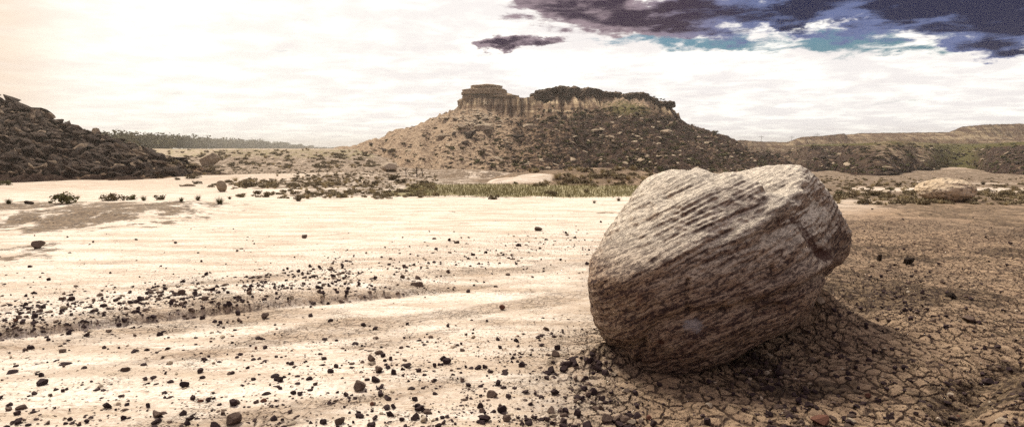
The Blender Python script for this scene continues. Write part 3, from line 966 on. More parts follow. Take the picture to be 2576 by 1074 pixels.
# caps and pinnacle of the butte (parts of it)
PIN = 150.5
hull_block(-7.0, 155.0, 8.5, 14.7, 4.6, 3.6, 3, 'pinnacle', M_CAPL, butte, .55, 5)
hull_block(-6.6, 154.6, 14.4, 15.7, 5.2, 4.0, 4, 'caprock', M_CAPL, butte, .40, 2)
hull_block(-6.1, 154.6, 15.5, 16.6, 3.6, 3.0, 5, 'caprock', M_CAPL, butte, .35, 2)
hull_block(-1.6, 153.8, 9.0, 13.9, 3.2, 3.6, 6, 'pinnacle', M_CAPL, butte, .45, 5)
hull_block(-2.0, 153.8, 13.7, 14.25, 3.7, 3.9, 16, 'caprock', M_CAPL, butte, .25, 1)
hull_block(-11.3, 155.5, 9.5, 13.2, 1.6, 2.2, 26, 'pinnacle', M_CAPL, butte, .35, 3)
for q, (bx, z0, z1, hx) in enumerate([(7.6, 12.9, 14.9, 3.0), (12.3, 12.8, 15.7, 4.6), (17.6, 12.8, 15.4, 3.8), (10.6, 14.6, 15.8, 2.2), (22.4, 12.9, 14.7, 3.2),
                                      (25.9, 12.9, 14.0, 1.9), (29.2, 12.3, 14.4, 2.7), (32.6, 12.0, 13.7, 2.2), (35.6, 11.2, 12.6, 2.0)]):
    hull_block(bx, 154.6 + .5 * math.sin(q * 2.1), z0, z1, hx, 6.2 - .4 * (q % 3), 30 + q, 'caprock', M_CAP, butte, .8, 2 + q % 2, .08 * math.sin(q * 3.3))


# ------------------------------------------------------------------ the great boulder
def build_boulder():
    crop = [(105, 560), (106, 600), (120, 640), (135, 700), (145, 760), (175, 830), (215, 862), (330, 905), (380, 940), (440, 942), (500, 935), (600, 900), (740, 842), (800, 795),
            (835, 735), (900, 690), (1000, 645), (1080, 600), (1115, 570), (1170, 522), (1195, 490), (1235, 400), (1240, 340), (1205, 280), (1165, 200),
            (1105, 130), (1045, 80), (1020, 60), (985, 55), (900, 68), (780, 90), (680, 108), (620, 108), (585, 99), (540, 84), (500, 74), (460, 75), (400, 95), (330, 150), (270, 230),
            (200, 330), (140, 440), (112, 510)]
    K = .60
    X0, Y0 = 0.5, 4.32
    pts = []
    for cx, cy in crop:
        X = 1415 + cx * .5855; Y = 377.3 + cy * .5855
        a, q, c = ray(X, Y)
        # plane y = Y0 + K (x - X0)
        t = (Y0 - K * X0) / (q - K * a)
        pts.append((a * t, q * t, CAM_Z + c * t))
    pts = np.array(pts)
    L = math.hypot(1, K)
    along = (pts[:, 0] - X0) * L
    up = pts[:, 2]
    c0, c1 = (along.min() + along.max()) / 2, (up.min() + up.max()) / 2
    th = np.arctan2(up - c1, along - c0); rr = np.hypot(up - c1, along - c0)
    o = np.argsort(th); th = th[o]; rr = rr[o]
    thp = np.concatenate([th - 2 * np.pi, th, th + 2 * np.pi]); rp = np.tile(rr, 3)
    CEN = (650, 480)
    tp = np.array(crop, float); ta = np.arctan2(-(tp[:, 1] - CEN[1]), tp[:, 0] - CEN[0])
    # resample the outline evenly before taking its polar form
    seg = np.concatenate([tp, tp[:1]]); fine_ = np.concatenate([seg[k] + (seg[k + 1] - seg[k]) * np.linspace(0, 1, 20, endpoint=False)[:, None] for k in range(len(tp))])
    fa = np.arctan2(-(fine_[:, 1] - CEN[1]), fine_[:, 0] - CEN[0]); fr = np.hypot(fine_[:, 0] - CEN[0], fine_[:, 1] - CEN[1])
    NB_ = 144
    edges = np.linspace(-np.pi, np.pi, NB_ + 1); midb = (edges[1:] + edges[:-1]) / 2
    tgt = np.array([fr[np.abs((fa - m_ + np.pi) % (2 * np.pi) - np.pi) < np.pi / NB_ * 1.5].max() for m_ in midb])
    corr = np.ones(NB_)

    def make(V):
        s = np.hypot(V[:, 0], V[:, 2]); cph = V[:, 1]
        T = np.arctan2(V[:, 2], V[:, 0])
        def R_(Tq):
            return np.interp(Tq, thp, rp)
        p = 2.25
        k = (np.abs(s) ** p + np.abs(cph) ** p) ** (-1 / p)
        sk = s * k; ck = cph * k
        Rs = R_(T)
        tg = np.linspace(-np.pi, np.pi, 720, endpoint=False); Rg = R_(tg)
        def gsm(sig):
            dd = (tg + np.pi) % (2 * np.pi); dd = np.minimum(dd, 2 * np.pi - dd)
            kk = np.exp(-(dd / sig) ** 2 / 2); kk /= kk.sum()
            return np.real(np.fft.ifft(np.fft.fft(Rg) * np.fft.fft(kk)))
        Rs = np.interp(T, tg, gsm(.04), period=2 * np.pi); rA = np.interp(T, tg, gsm(.45), period=2 * np.pi); rB = np.interp(T, tg, gsm(.9), period=2 * np.pi)
        b2 = S(.80, .35, s)
        rm = rA * (1 - b2) + rB * b2
        blend = 1 - S(.60, 1.0, s)
        cf = np.ones(len(V))
        csm = sum(np.roll(corr, q_) for q_ in range(-12, 13)) / 25; csm = sum(np.roll(csm, q_) for q_ in range(-9, 10)) / 19
        cc = sum(np.roll(corr, q_) for q_ in range(-4, 5)) / 9; cc = sum(np.roll(cc, q_) for q_ in range(-4, 5)) / 9
        cf = 1 + (np.interp(T, midb, cc, period=2 * np.pi) - 1) * S(0, .9, s)
        for pas in range(1):
            r2 = (Rs * (1 - blend) + rm * blend) * cf
            A = c0 + np.cos(T) * r2 * sk; U = c1 + np.sin(T) * r2 * sk
            Dp = np.where(ck < 0, 0.74 - .30 * S(c0 - .3, c0 + 1.1, A), 0.95) * ck
            hgt = (U - up.min()) / (up.max() - up.min())
            Dp = Dp + .22 * (hgt - .45) * (ck < 0) * np.abs(ck) * 2 + .30 * S(.45, .0, hgt - .22 * S(c0 - .3, c0 + .9, A)) * (ck < 0) * np.abs(ck)
            loc = np.stack([A, Dp, U], 1)
        nrm = np.stack([np.cos(T) * sk / 1.4, ck / .8, np.sin(T) * sk / .9], 1)
        nrm /= np.linalg.norm(nrm, axis=1, keepdims=True) + 1e-9
        def topix(loc):
            wx = X0 + loc[:, 0] * ux - loc[:, 1] * uy
            wy = Y0 + loc[:, 0] * uy + loc[:, 1] * ux
            PX, PY = project(wx, wy, loc[:, 2])
            return (PX - 1415) / .5855, (PY - 377.3) / .5855
        cx, cy = topix(loc)
        front = S(.35, -.05, ck)
        def fold(pts_, w):
            return np.exp(-(seg_dist(cx, cy, pts_) / w) ** 2) * front
        d = 0.032 * fbm3(loc, 1.3, 3) + .010 * fbm3(loc, 8, 5)
        d += -0.050 * fold([(660, 100), (580, 124), (500, 150), (440, 185)], 38)
        d += 0.045 * fold([(1030, 140), (960, 210), (880, 300), (760, 355)], 38)
        d += -0.035 * fold([(1100, 230), (1000, 300), (900, 360)], 40)
        d += 0.028 * fold([(620, 380), (480, 440), (380, 490), (260, 548), (120, 570)], 42)
        d += -0.040 * fold([(345, 870), (350, 800), (430, 745), (540, 705), (700, 690)], 24)
        d += -0.036 * fold([(700, 690), (830, 660), (1000, 600), (1180, 500)], 18)
        d += 0.045 * fold([(500, 850), (640, 800), (760, 740)], 55)
        d += 0.030 * fold([(820, 620), (1000, 555), (1160, 470)], 26)
        d += -0.035 * fold([(1040, 310), (1068, 385), (1108, 445)], 22)
        d += -0.05 * fold([(835, 712), (880, 690), (930, 672)], 20)
        d += -0.06 * fold([(215, 855), (270, 860), (330, 850)], 24)
        d += -0.035 * fold([(330, 850), (330, 900)], 14)
        d += -0.03 * fold([(900, 500), (908, 560)], 9) - 0.035 * fold([(540, 560), (532, 640), (545, 705)], 11)
        d += -0.03 * fold([(870, 170), (960, 150), (1040, 165)], 16)
        a0 = math.radians(27)
        wv = .10 * fbm3(loc, .9, 3)
        nn = -.27 * loc[:, 0] + .36 * loc[:, 1] + .89 * loc[:, 2] + wv
        tt = np.cos(a0) * loc[:, 0] + np.sin(a0) * loc[:, 2]
        q = np.stack([tt * 1.6, loc[:, 1] * 1.6, nn * 17], 1)
        bed = perlin3(q[:, 0], q[:, 1], q[:, 2]); bed2 = perlin3(q[:, 0] * 2.6, q[:, 1] * 2.3, q[:, 2] * 2.8)
        d += 0.010 * bed + 0.009 * bed2 + .012 * fbm3(loc * np.array([1, 1, 2.2]), 4.0, 4) - .012 * np.abs(perlin3(loc[:, 0] * 11, loc[:, 1] * 11, loc[:, 2] * 16))
        loc = loc + nrm * d[:, None]
        return loc, cx, cy, front, fold, topix

    ux, uy = 1 / L, K / L
    V6 = ico(6)[0]
    for _ in range(8):
        loc, *_a, topix = make(V6)
        px_, py_ = topix(loc)
        pa = np.arctan2(-(py_ - CEN[1]), px_ - CEN[0]); pr = np.hypot(px_ - CEN[0], py_ - CEN[1])
        got = np.array([pr[np.abs((pa - m_ + np.pi) % (2 * np.pi) - np.pi) < np.pi / NB_ * 1.5].max() for m_ in midb])
        c_ = (tgt / got) ** .9
        corr = np.clip(corr * (np.roll(c_, 1) + 2 * c_ + np.roll(c_, -1)) / 4, .78, 1.15)
    V, Fc = ico(8)
    loc, cx, cy, front, fold, topix = make(V)
    me = mesh_from('boulder', loc, Fc, True)
    rust = np.zeros(len(loc)); ash = np.zeros(len(loc)); pink = np.zeros(len(loc))
    def spot(x, y, rx, ry, k):
        return k * np.exp(-((cx - x) / rx) ** 2 - ((cy - y) / ry) ** 2) * front
    rust += .62 * fold([(1035, 300), (1060, 370), (1085, 410), (1118, 455)], 36) + spot(935, 300, 14, 16, .7) + spot(1000, 290, 14, 14, .7) + spot(940, 440, 14, 40, .55) \
        + spot(230, 825, 28, 34, .7) + spot(425, 820, 26, 16, .8) + spot(900, 410, 20, 14, .4) + spot(1140, 440, 30, 40, .4)
    ash += spot(560, 750, 60, 34, .9) + spot(700, 480, 60, 50, .25)
    pink += spot(125, 590, 30, 60, .9) + spot(260, 600, 140, 60, .35) + spot(330, 650, 20, 40, .4) + spot(650, 500, 60, 80, .3)
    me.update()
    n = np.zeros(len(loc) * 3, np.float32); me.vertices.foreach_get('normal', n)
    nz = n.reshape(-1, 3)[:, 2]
    sunlit_tint = S(.10, .70, nz + .2 * fbm3(loc, 3, 3)) * S(.55, 1.1, loc[:, 2]) + .35 * fold([(1030, 140), (960, 210), (880, 300), (760, 355)], 40)  # upward faces and ridge band painted paler, as if sunlit
    fattr(me, 'rust', rust); fattr(me, 'ash', ash); fattr(me, 'pink', pink); fattr(me, 'sunlit_tint', np.clip(sunlit_tint, 0, 1))
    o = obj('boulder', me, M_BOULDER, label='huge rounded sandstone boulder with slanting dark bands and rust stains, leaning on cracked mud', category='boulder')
    o.location = (X0, Y0, 0)
    o.rotation_euler = (0, 0, math.atan2(uy, ux))
    return o


build_boulder()


# ------------------------------------------------------------------ surveying helper: where a sight line meets the land
def land_z(x, y):
    z = ground_z(x, y)
    z = np.maximum(z, np.where((x > -75) & (x < 95) & (y > 98) & (y < 215), butte_z(x, y), -9))
    z = np.maximum(z, np.where((x > -150) & (x < -18) & (y > 40) & (y < 130), lefthill_z(x, y), -9))
    z = np.maximum(z, np.where((x > 34) & (y > 88) & (y < 246), ridge_z(x, y), -9))
    return z


GA = np.linspace(-1.06, 1.06, 1150); GL = np.linspace(math.log(2.1), math.log(430), 800)
_gx, _gy = np.meshgrid(GA, np.exp(GL))
LAND = land_z(_gx * _gy, _gy)


def land_fast(a, y):
    u = np.clip((a - GA[0]) / (GA[1] - GA[0]), 0, len(GA) - 1.001); v = np.clip((np.log(y) - GL[0]) / (GL[1] - GL[0]), 0, len(GL) - 1.001)
    iu = u.astype(int); iv = v.astype(int); fu = u - iu; fv = v - iv
    return (LAND[iv, iu] * (1 - fu) + LAND[iv, iu + 1] * fu) * (1 - fv) + (LAND[iv + 1, iu] * (1 - fu) + LAND[iv + 1, iu + 1] * fu) * fv


def land_hit(X, Y, far=420.0):
    """arrays of photo positions -> points on the land (nan where the sight line misses)"""
    X = np.atleast_1d(np.asarray(X, float)); Y = np.atleast_1d(np.asarray(Y, float))
    a, q, c = ray(X, Y)
    an = a / q
    dist = 2.2 * np.exp(np.linspace(0, math.log(far / 2.2), 420))
    hit = np.full(X.shape, np.nan); live = np.ones(X.shape, bool); pd = 2.2
    for d in dist:
        if not live.any(): break
        below = live & (CAM_Z + c * (d / q) < land_fast(an, np.full(X.shape, d)))
        hit[below] = (d + pd) / 2
        live &= ~below
        pd = d
    lo = hit * .985; hi = hit * 1.015
    ok = ~np.isnan(hit)
    for _ in range(12):
        mid = (lo + hi) / 2
        b = np.zeros(X.shape, bool)
        b[ok] = CAM_Z + (c * (mid / q))[ok] < land_fast(an[ok], mid[ok])
        hi = np.where(b, mid, hi); lo = np.where(b, lo, mid)
    x = an * hi; y = hi; z = np.full(X.shape, np.nan)
    if ok.any(): z[ok] = land_z(x[ok], y[ok])
    return x, y, z


# ------------------------------------------------------------------ repeats: shapes once, then copies; the smallest ones merge
class Crop:
    """collects placements of one kind; the largest 300 in view become objects, the rest one 'stuff' mesh"""
    def __init__(self, kind, stuff_label, limit=300):
        self.kind = kind; self.items = []; self.stuff_label = stuff_label; self.limit = limit

    def add(self, me, loc, scale, rot, label, group, keep=False, cat=None, name=None):
        d = math.dist(loc, (0, 0, CAM_Z))
        s = max(scale) if hasattr(scale, '__len__') else scale
        if not hasattr(scale, '__len__'): scale = (scale,) * 3
        if any(math.isnan(v) for v in loc): return
        self.items.append((1e9 if keep else s / d, me, tuple(loc), tuple(scale), tuple(rot), label, group, cat or self.kind, name))

    def build(self):
        self.items.sort(key=lambda i: -i[0])
        for it in self.items[:self.limit]:
            _, me, loc, sc, rot, label, group, cat, name = it
            o = bpy.data.objects.new(name or self.kind, me); COL.objects.link(o)
            o.location = loc; o.scale = sc; o.rotation_euler = rot
            o['label'] = label; o['category'] = cat
            if group: o['group'] = group
        rest = self.items[self.limit:]
        if not rest: return
        Vs, Fs, mi = [], [], []
        mats = []
        cnt = 0; cache = {}
        for _, me, loc, sc, rot, *_r in rest:
            if me.name not in cache:
                v = np.zeros(len(me.vertices) * 3, np.float32); me.vertices.foreach_get('co', v)
                f = np.zeros(len(me.loops), np.int32); me.loops.foreach_get('vertex_index', f)
                cache[me.name] = (v.reshape(-1, 3), f.reshape(-1, len(me.loops) // len(me.polygons)))
            v, f = cache[me.name]
            from mathutils import Euler
            R = np.array(Euler(rot).to_matrix())
            Vs.append((v * np.array(sc)) @ R.T + np.array(loc)); Fs.append(f + cnt); cnt += len(v)
            mt = me.materials[0]
            if mt not in mats: mats.append(mt)
            mi.append(np.full(len(f), mats.index(mt)))
        k = Fs[0].shape[1]
        me = mesh_from(self.kind + 's', np.concatenate(Vs), np.concatenate(Fs), False)
        for mt in mats: me.materials.append(mt)
        me.polygons.foreach_set('material_index', np.concatenate(mi).astype(np.int32))
        o = bpy.data.objects.new('scattered_' + self.kind + 's', me); COL.objects.link(o)
        o['kind'] = 'stuff'; o['label'] = self.stuff_label; o['category'] = self.kind + 's'


# ---- small stones on the clay
DARKS = [rock_mesh('stone', ICO3, 100 + i, M_STONE, cuts=11, flat=[.75, .5, .9, .45][i % 4], noise=.08) for i in range(10)]
BROWNS = [rock_mesh('stone', ICO3, 200 + i, M_STONE2, cuts=10, flat=[.6, .8][i % 2], noise=.08) for i in range(4)]
REDS = [rock_mesh('stone', ICO3, 230 + i, M_RED, cuts=10, flat=.7, noise=.08) for i in range(2)]
PALES = [rock_mesh('stone', ICO3, 240 + i, M_PALE, cuts=8, flat=.6, noise=.06) for i in range(3)]
stones = Crop('stone', 'countless small dark stones strewn over the pale clay')

N = 150000
SX = rng.uniform(-120, 2700, N); SY = 520 + (1110 - 520) * rng.uniform(0, 1, N)
area = 2820 * 590 / 1e4
keepm = rng.uniform(0, 1, N) < stone_density(SX, SY) / (N / area)
SX, SY = SX[keepm], SY[keepm]
gx, gy, gz = land_hit(SX, SY, 60)
for X, Y, x, y, z in zip(SX, SY, gx, gy, gz):
    if x != x or y > 30: continue
    # the boulder's own footprint stays clear
    u = (x - .5) * .857 + (y - 4.32) * .514; v = -(x - .5) * .514 + (y - 4.32) * .857
    if 0.25 < u < 2.7 and -.30 < v < .9: continue
    s = float(np.clip(rng.lognormal(math.log(.0142), .46), .006, .029))
    if X > 1600: s *= .9
    if Y < 640: s *= 1.1
    kind = rng.uniform()
    c = float(np.interp(X, BX, BY))
    if abs(Y - c) < 75 and X < 1560:
        lab, grp = 'small dark angular stone in the stone band across the pale clay', 'stones of the dark band'
    elif X > 1600:
        lab, grp = 'small dark stone on the cracked mud right of and below the boulder', 'stones on the cracked mud'
    elif abs(X - 1480) < 120 and abs(Y - 875) < 75:
        lab, grp = 'dark stone in the dense heap against the left foot of the boulder', 'stones heaped at the boulder foot'
    elif Y > c and X < 900:
        lab, grp = 'dark stone lying loose on the pale streaked clay at lower left', 'stones on the lower left clay'
    elif Y > c:
        lab, grp = 'dark stone lying loose on clay between the lower left and the boulder', 'stones on the lower middle clay'
    else:
        lab, grp = 'tiny dark stone on the bare white clay beyond the stone band', 'stones beyond the band'
    if kind < .80: me = DARKS[rng.randint(len(DARKS))]
    elif kind < .93:
        me = BROWNS[rng.randint(4)]; s *= 1.15
        lab = lab.replace('small dark', 'small brown').replace('tiny dark', 'tiny brown').replace('dark stone', 'brown stone')
    elif kind < .938:
        me = REDS[rng.randint(2)]; lab = lab.replace('small dark', 'small reddish').replace('tiny dark', 'tiny reddish').replace('dark stone', 'reddish stone')
    else:
        me = PALES[rng.randint(3)]; lab = lab.replace('small dark', 'small pale').replace('tiny dark', 'tiny pale').replace('dark stone', 'pale stone')
    sc = (s * rng.uniform(.8, 1.4), s * rng.uniform(.8, 1.2), s * rng.uniform(.8, 1.3))
    stones.add(me, (x, y, z - s * rng.uniform(.15, .6)), sc, (rng.uniform(-.3, .3), rng.uniform(-.3, .3), rng.uniform(0, 6.28)), lab, grp)


def hit1(X, Y, far=420):
    x, y, z = land_hit([X], [Y], far)
    return float(x[0]), float(y[0]), float(z[0])


def special_stone(X, Y, wpx, mat, seed, label, flat=.75, sub=ICO4, name='stone', rot=0., cuts=10, aspect=1.0, cat='stone', noise=.07, sink=.18, group=None):
    x, y, z = hit1(X, Y)
    s = wpx * .39752 / 640 * y / 2 * (.82 if cat == 'stone' else 1)
    me = rock_mesh(name, sub, seed, mat, smooth=False, cuts=cuts, flat=flat, noise=noise)
    o = bpy.data.objects.new(name, me); COL.objects.link(o)
    o.location = (x, y + s * .5, z - s * sink); o.scale = (s, s * aspect, s); o.rotation_euler = (0, 0, rot)
    o['label'] = label; o['category'] = cat
    if group: o['group'] = group
    return o


special_stone(900, 982, 48, M_STONE2, 301, 'large lumpy purple-brown stone alone on the clay near the bottom centre', .8, rot=.4)
special_stone(931, 908, 33, M_STONE2, 302, 'rounded brown stone on the clay a little behind the large lumpy stone', .75)
special_stone(583, 1066, 52, M_STONE2, 303, 'dark reddish pointed stone cut off by the bottom edge at left centre', 1.0)
special_stone(2071, 1072, 60, M_RED, 304, 'rust red smooth stone at the bottom edge below the boulder', .7, noise=.03)
special_stone(1050, 718, 44, M_STONE2, 305, 'flat grey-brown stone at the right end of the little clay step', .45)
special_stone(1150, 611, 22, M_STONE2, 306, 'small grey stone above the stone band, centre of the flat', .6)
special_stone(765, 598, 18, M_STONE2, 307, 'small pointed brown stone standing on the bare white clay', .8)
special_stone(1262, 778, 22, M_RED, 308, 'small reddish pointed stone between the stone band and the boulder', .9)
special_stone(666, 800, 26, M_STONE2, 309, 'pointed purple stone just below the little clay step', 1.0)
special_stone(1355, 580, 26, M_STONE2, 310, 'brown stone on the clay far left of the boulder top', .7)
special_stone(155, 778, 30, M_SLABP, 311, 'clay-coated lump on the little step at the left edge', .5)
special_stone(90, 1000 - 375, 40, M_STONE2, 312, 'brown stone on the dark ledge at the left edge', .7)
special_stone(2062, 765, 40, M_PALE, 313, 'pale stone tucked behind the mud pedestal right of the boulder', .8)
special_stone(160, 916, 40, M_STONE, 314, 'long black stone slab lying flat on the lower left clay', .35, rot=-.2)
special_stone(101, 968, 36, M_STONE, 315, 'black leaning stone slab on the lower left clay', .6, rot=.5)
special_stone(26, 938, 34, M_STONE, 316, 'black stone at the left edge below the clay step', .45)
special_stone(455, 741, 26, M_STONE2, 317, 'brown block among the small stones of the band', .7)
special_stone(1420, 920, 46, M_STONE, 318, 'dark crumbly clod left of the boulder foot', .6)
special_stone(2290, 664, 40, M_SLABD, 319, 'dark rounded clod on the mud right of the boulder', .7, noise=.2)
special_stone(2215, 655, 22, M_SLABD, 320, 'short dark upright stub of mud right of the boulder', 1.5, noise=.1)
special_stone(2400, 750, 34, M_SLABD, 321, 'brown wedge of rock on the mud at right', .6)
special_stone(2440, 805, 40, M_STONE2, 322, 'dark brown rock on the mud near the right edge', .6)
special_stone(2180, 820, 18, M_STONE, 323, 'small black round stone alone on cracked mud right of the boulder', .8)
special_stone(2490, 965, 40, M_STONE, 324, 'black clod sitting in the rill at lower right', .6)

# ---- larger rocks in the middle distance
M_TANB = mat_rock("tan_boulder_rock", (0.06, 0.04, 0.03), (0.42, 0.32, 0.21), (0.58, 0.47, 0.34), .9, .4, .08)
special_stone(2402, 508, 150, M_TANB, 333, 'tan rounded boulder lying on the flat at the right', .44, ICO5, 'boulder', rot=.1, cuts=2, cat='boulder', noise=.12, aspect=.8, sink=.08)
special_stone(2235, 486, 24, M_PALE, 336, 'small white rock in front of bushes right of the great boulder', .55, cat='rock', name='rock')
special_stone(294, 438, 72, M_SLABD, 337, 'dark oblong block at the foot of the rocky hill', .48, ICO4, 'rock', cat='rock', rot=.1)
special_stone(519, 418, 54, M_SLABP, 338, 'tan pointed rock standing alone right of the rocky hill', .85, ICO4, 'rock', cat='rock')
special_stone(467, 468, 38, M_SLABP, 339, 'flat tan slab on the white wash', .35, ICO4, 'rock', cat='rock')
special_stone(553, 482, 30, M_SLABP, 340, 'upright tan block behind a grass tuft', 1.1, ICO4, 'rock', cat='rock')
special_stone(68, 512, 22, M_SLABD, 341, 'small dark rock among bushes on the left bank', .6, ICO4, 'rock', cat='rock')
special_stone(280, 452, 8, M_SLABD, 342, 'tiny dark rock on the white wash below the block', .6, ICO3, 'rock', cat='rock')
special_stone(980, 432, 46, M_PALE, 343, 'pale smooth clay hump in front of the bare trees', .6, ICO4, 'rock', cat='rock', noise=.03)

# ---- slabs on the left hill and on the butte
rocks = Crop('rock', 'numberless small rubble pieces on the slopes')
SLD = [rock_mesh('rock', ICO2, 400 + i, M_SLABD, cuts=12, lo=.28, hi=.7, flat=[.35, .5, .7, .3][i % 4], noise=.09) for i in range(8)]
SLP = [rock_mesh('rock', ICO2, 430 + i, M_SLABP, cuts=9, flat=[.3, .5, .4][i % 3], noise=.08) for i in range(6)]
M_HILLP = mat_rock("brown_slab", (0.03, 0.018, 0.014), (0.15, 0.105, 0.07), (0.33, 0.25, 0.17), 1.6, 1.0, .1)
SLH = [rock_mesh('rock', ICO2, 450 + i, M_HILLP, cuts=12, lo=.28, hi=.7, flat=[.3, .5, .4][i % 3], noise=.09) for i in range(6)]
for i, (X, Y, w, k) in enumerate([(190, 368, 62, 1), (262, 392, 74, 0), (220, 400, 90, 0), (120, 400, 60, 0), (60, 340, 70, 0), (95, 300, 50, 0), (150, 322, 50, 0), (30, 300, 60, 0),
                                  (310, 385, 50, 1), (345, 372, 44, 1), (300, 362, 40, 1), (420, 400, 44, 0), (375, 402, 54, 1), (45, 262, 40, 0), (10, 250, 50, 0), (200, 340, 46, 0),
                                  (240, 350, 44, 1), (100, 262 + 40, 46, 0), (260, 415, 40, 0), (170, 425, 50, 0), (60, 420, 60, 0), (20, 380, 70, 0), (150, 370, 70, 0)]):
    x, y, z = hit1(X, Y)
    if x != x: continue
    s = w * .39752 / 640 * y / 2 * .52
    me = (SLH if k else SLD)[i % 6]
    rocks.add(me, (x, y, z - .15 * s), (s, s * .9, s * 1.1), (rng.uniform(-.3, .3), .35 + rng.uniform(-.3, .3), rng.uniform(-.8, .8)),
              ('pale' if k else 'dark') + ' angular block on the rocky hill at left', ('pale' if k else 'dark') + ' blocks of the rocky hill', True)


def scatter(n, x0, x1, y0, y1, fn, far=420):
    X = rng.uniform(x0, x1, n); Y = rng.uniform(y0, y1, n)
    x, y, z = land_hit(X, Y, far)
    k = ~np.isnan(x); X, Y, x, y, z = X[k], Y[k], x[k], y[k], z[k]
    gz = ground_z(x, y); sl = zone_masks(x, y)[0]
    for i in range(len(x)):
        fn(X[i], Y[i], x[i], y[i], z[i], gz[i], sl[i])


def left_rock(X, Y, x, y, z, gz, sl):
    if y < 44 or z < gz + .12: return
    s = float(np.clip(rng.lognormal(math.log(.17), .65), .07, .8))
    pale = rng.uniform() < .2
    me = (SLH if pale else SLD)[rng.randint(6)]
    w = 'tan' if pale else 'dark'
    rocks.add(me, (x, y, z - .2 * s), (s * 1.7, s, s * 1.1), (rng.uniform(-.5, .5), .35 + rng.uniform(-.5, .5), rng.uniform(-1.2, 1.2)),
              w + ' slab in the rubble of the rocky hill at left', w + ' rubble slabs of the left hill')


scatter(7500, -20, 480, 235, 440, left_rock)


def butte_rock(X, Y, x, y, z, gz, sl):
    if y < 100 or z < gz + .1 or z > 12: return
    F_ = butte_F(x, y)
    if F_ < 4 or rng.uniform() > .25 + .75 * S(1080, 1380, X): return
    s = float(np.clip(rng.lognormal(math.log(.22), .55), .09, 1.0))
    near_fall = math.exp(-((X - 1200) / 45) ** 2 - ((Y - 300) / 28) ** 2)
    pale = rng.uniform() < .30 + .7 * near_fall
    me = (SLP if pale else SLD)[rng.randint(6)]
    w = 'tan' if pale else 'dark'
    side = 'left' if X < 1300 else 'middle' if X < 1560 else 'right'
    rocks.add(me, (x, y, z - .2 * s), (s * 1.3, s, s * .8), (rng.uniform(-.3, .3) + .3, rng.uniform(-.3, .3), rng.uniform(-1.2, 1.2)),
              f'{w} rock lying on the {side} part of the butte slope', f'{w} rocks on the {side} butte slope')


scatter(2600, 900, 1960, 270, 432, butte_rock)
for i in range(70):
    X, Y = rng.normal(1200, 32), rng.normal(303, 17)
    x, y, z = hit1(X, Y)
    if x != x: continue
    s = rng.uniform(.35, .85)
    rocks.add(SLP[i % 6], (x, y, z - .1 * s), (s * 1.4, s, s * .7), (.35, rng.uniform(-.3, .3), rng.uniform(-1, 1)),
              'pale fallen slab on the slope just below the pinnacle of the butte', 'pale slabs fallen below the pinnacle', i < 26)
for i, (X, Y, w, lab) in enumerate([(1123, 298, 30, 'flat ledge of rock high on the left slope of the butte'), (1158, 322, 30, 'broad pale slab on the left slope of the butte, below the ledge'),
                     (1336, 322, 44, 'wide overhanging slab in the middle of the butte slope'), (1115, 345, 46, 'hummocky tan outcrop low on the left slope of the butte'),
                     (1539, 348, 24, 'round light rock in the middle right of the butte slope'), (1677, 338, 32, 'flat light rock on the right slope of the butte'),
                     (1300, 345, 40, 'dark ragged outcrop in the middle of the butte slope'), (1185, 345, 40, 'dark ragged outcrop below the fallen pale slabs'),
                     (1215, 325, 50, 'broken rock shelf under the fallen pale slabs'), (1500, 330, 30, 'tan block in the upper middle of the butte slope')]):
    x, y, z = hit1(X, Y)
    s = w * .39752 / 640 * y / 2
    rocks.add((SLP if i not in (6, 7) else SLD)[i % 6], (x, y, z - .1 * s), (s, s * .9, s * 1.0), (.2, 0, rng.uniform(-.4, .4)), lab, None, True)


def right_rock(X, Y, x, y, z, gz, sl):
    if z < gz + .1: return
    s = float(np.clip(rng.lognormal(math.log(.3), .5), .1, 1.0))
    pale = rng.uniform() < .3
    w = 'tan' if pale else 'dark'
    rocks.add((SLP if pale else SLD)[rng.randint(6)], (x, y, z - .2 * s), (s * 1.3, s, s * .7), (rng.uniform(-.3, .3), rng.uniform(-.3, .3), rng.uniform(-1.2, 1.2)),
              f'{w} rock on the low green-topped ridge at right', f'{w} rocks of the right ridge')


scatter(500, 1850, 2620, 368, 436, right_rock)
rocks.build()
stones.build()


# ------------------------------------------------------------------ plants
def blades(seed, n, h, spread, w, lean=.9, curve=.3):
    """tuft of narrow tapering blades from one root"""
    r = np.random.RandomState(seed)
    V, Fc = [], []
    for i in range(n):
        az = r.uniform(0, 2 * np.pi); rad = spread * r.uniform(0, .35)
        L = h * r.uniform(.45, 1.0); ln = lean * r.uniform(.05, 1) ** .8
        b = np.array([math.cos(az) * rad, math.sin(az) * rad, -.02])
        d = np.array([math.cos(az) * ln, math.sin(az) * ln, 1.0]); d /= np.linalg.norm(d)
        sd_ = np.array([-math.sin(az + r.uniform(-1, 1)), math.cos(az), 0]) * w
        m = b + d * L * .55; e = b + d * L + np.array([math.cos(az), math.sin(az), -.6]) * curve * L * ln
        k = len(V)
        V += [b - sd_, b + sd_, m + sd_ * .8, m - sd_ * .8, e + sd_ * .12, e - sd_ * .12]
        Fc += [[k, k + 1, k + 2, k + 3], [k + 3, k + 2, k + 4, k + 5]]
    return np.array(V), np.array(Fc)


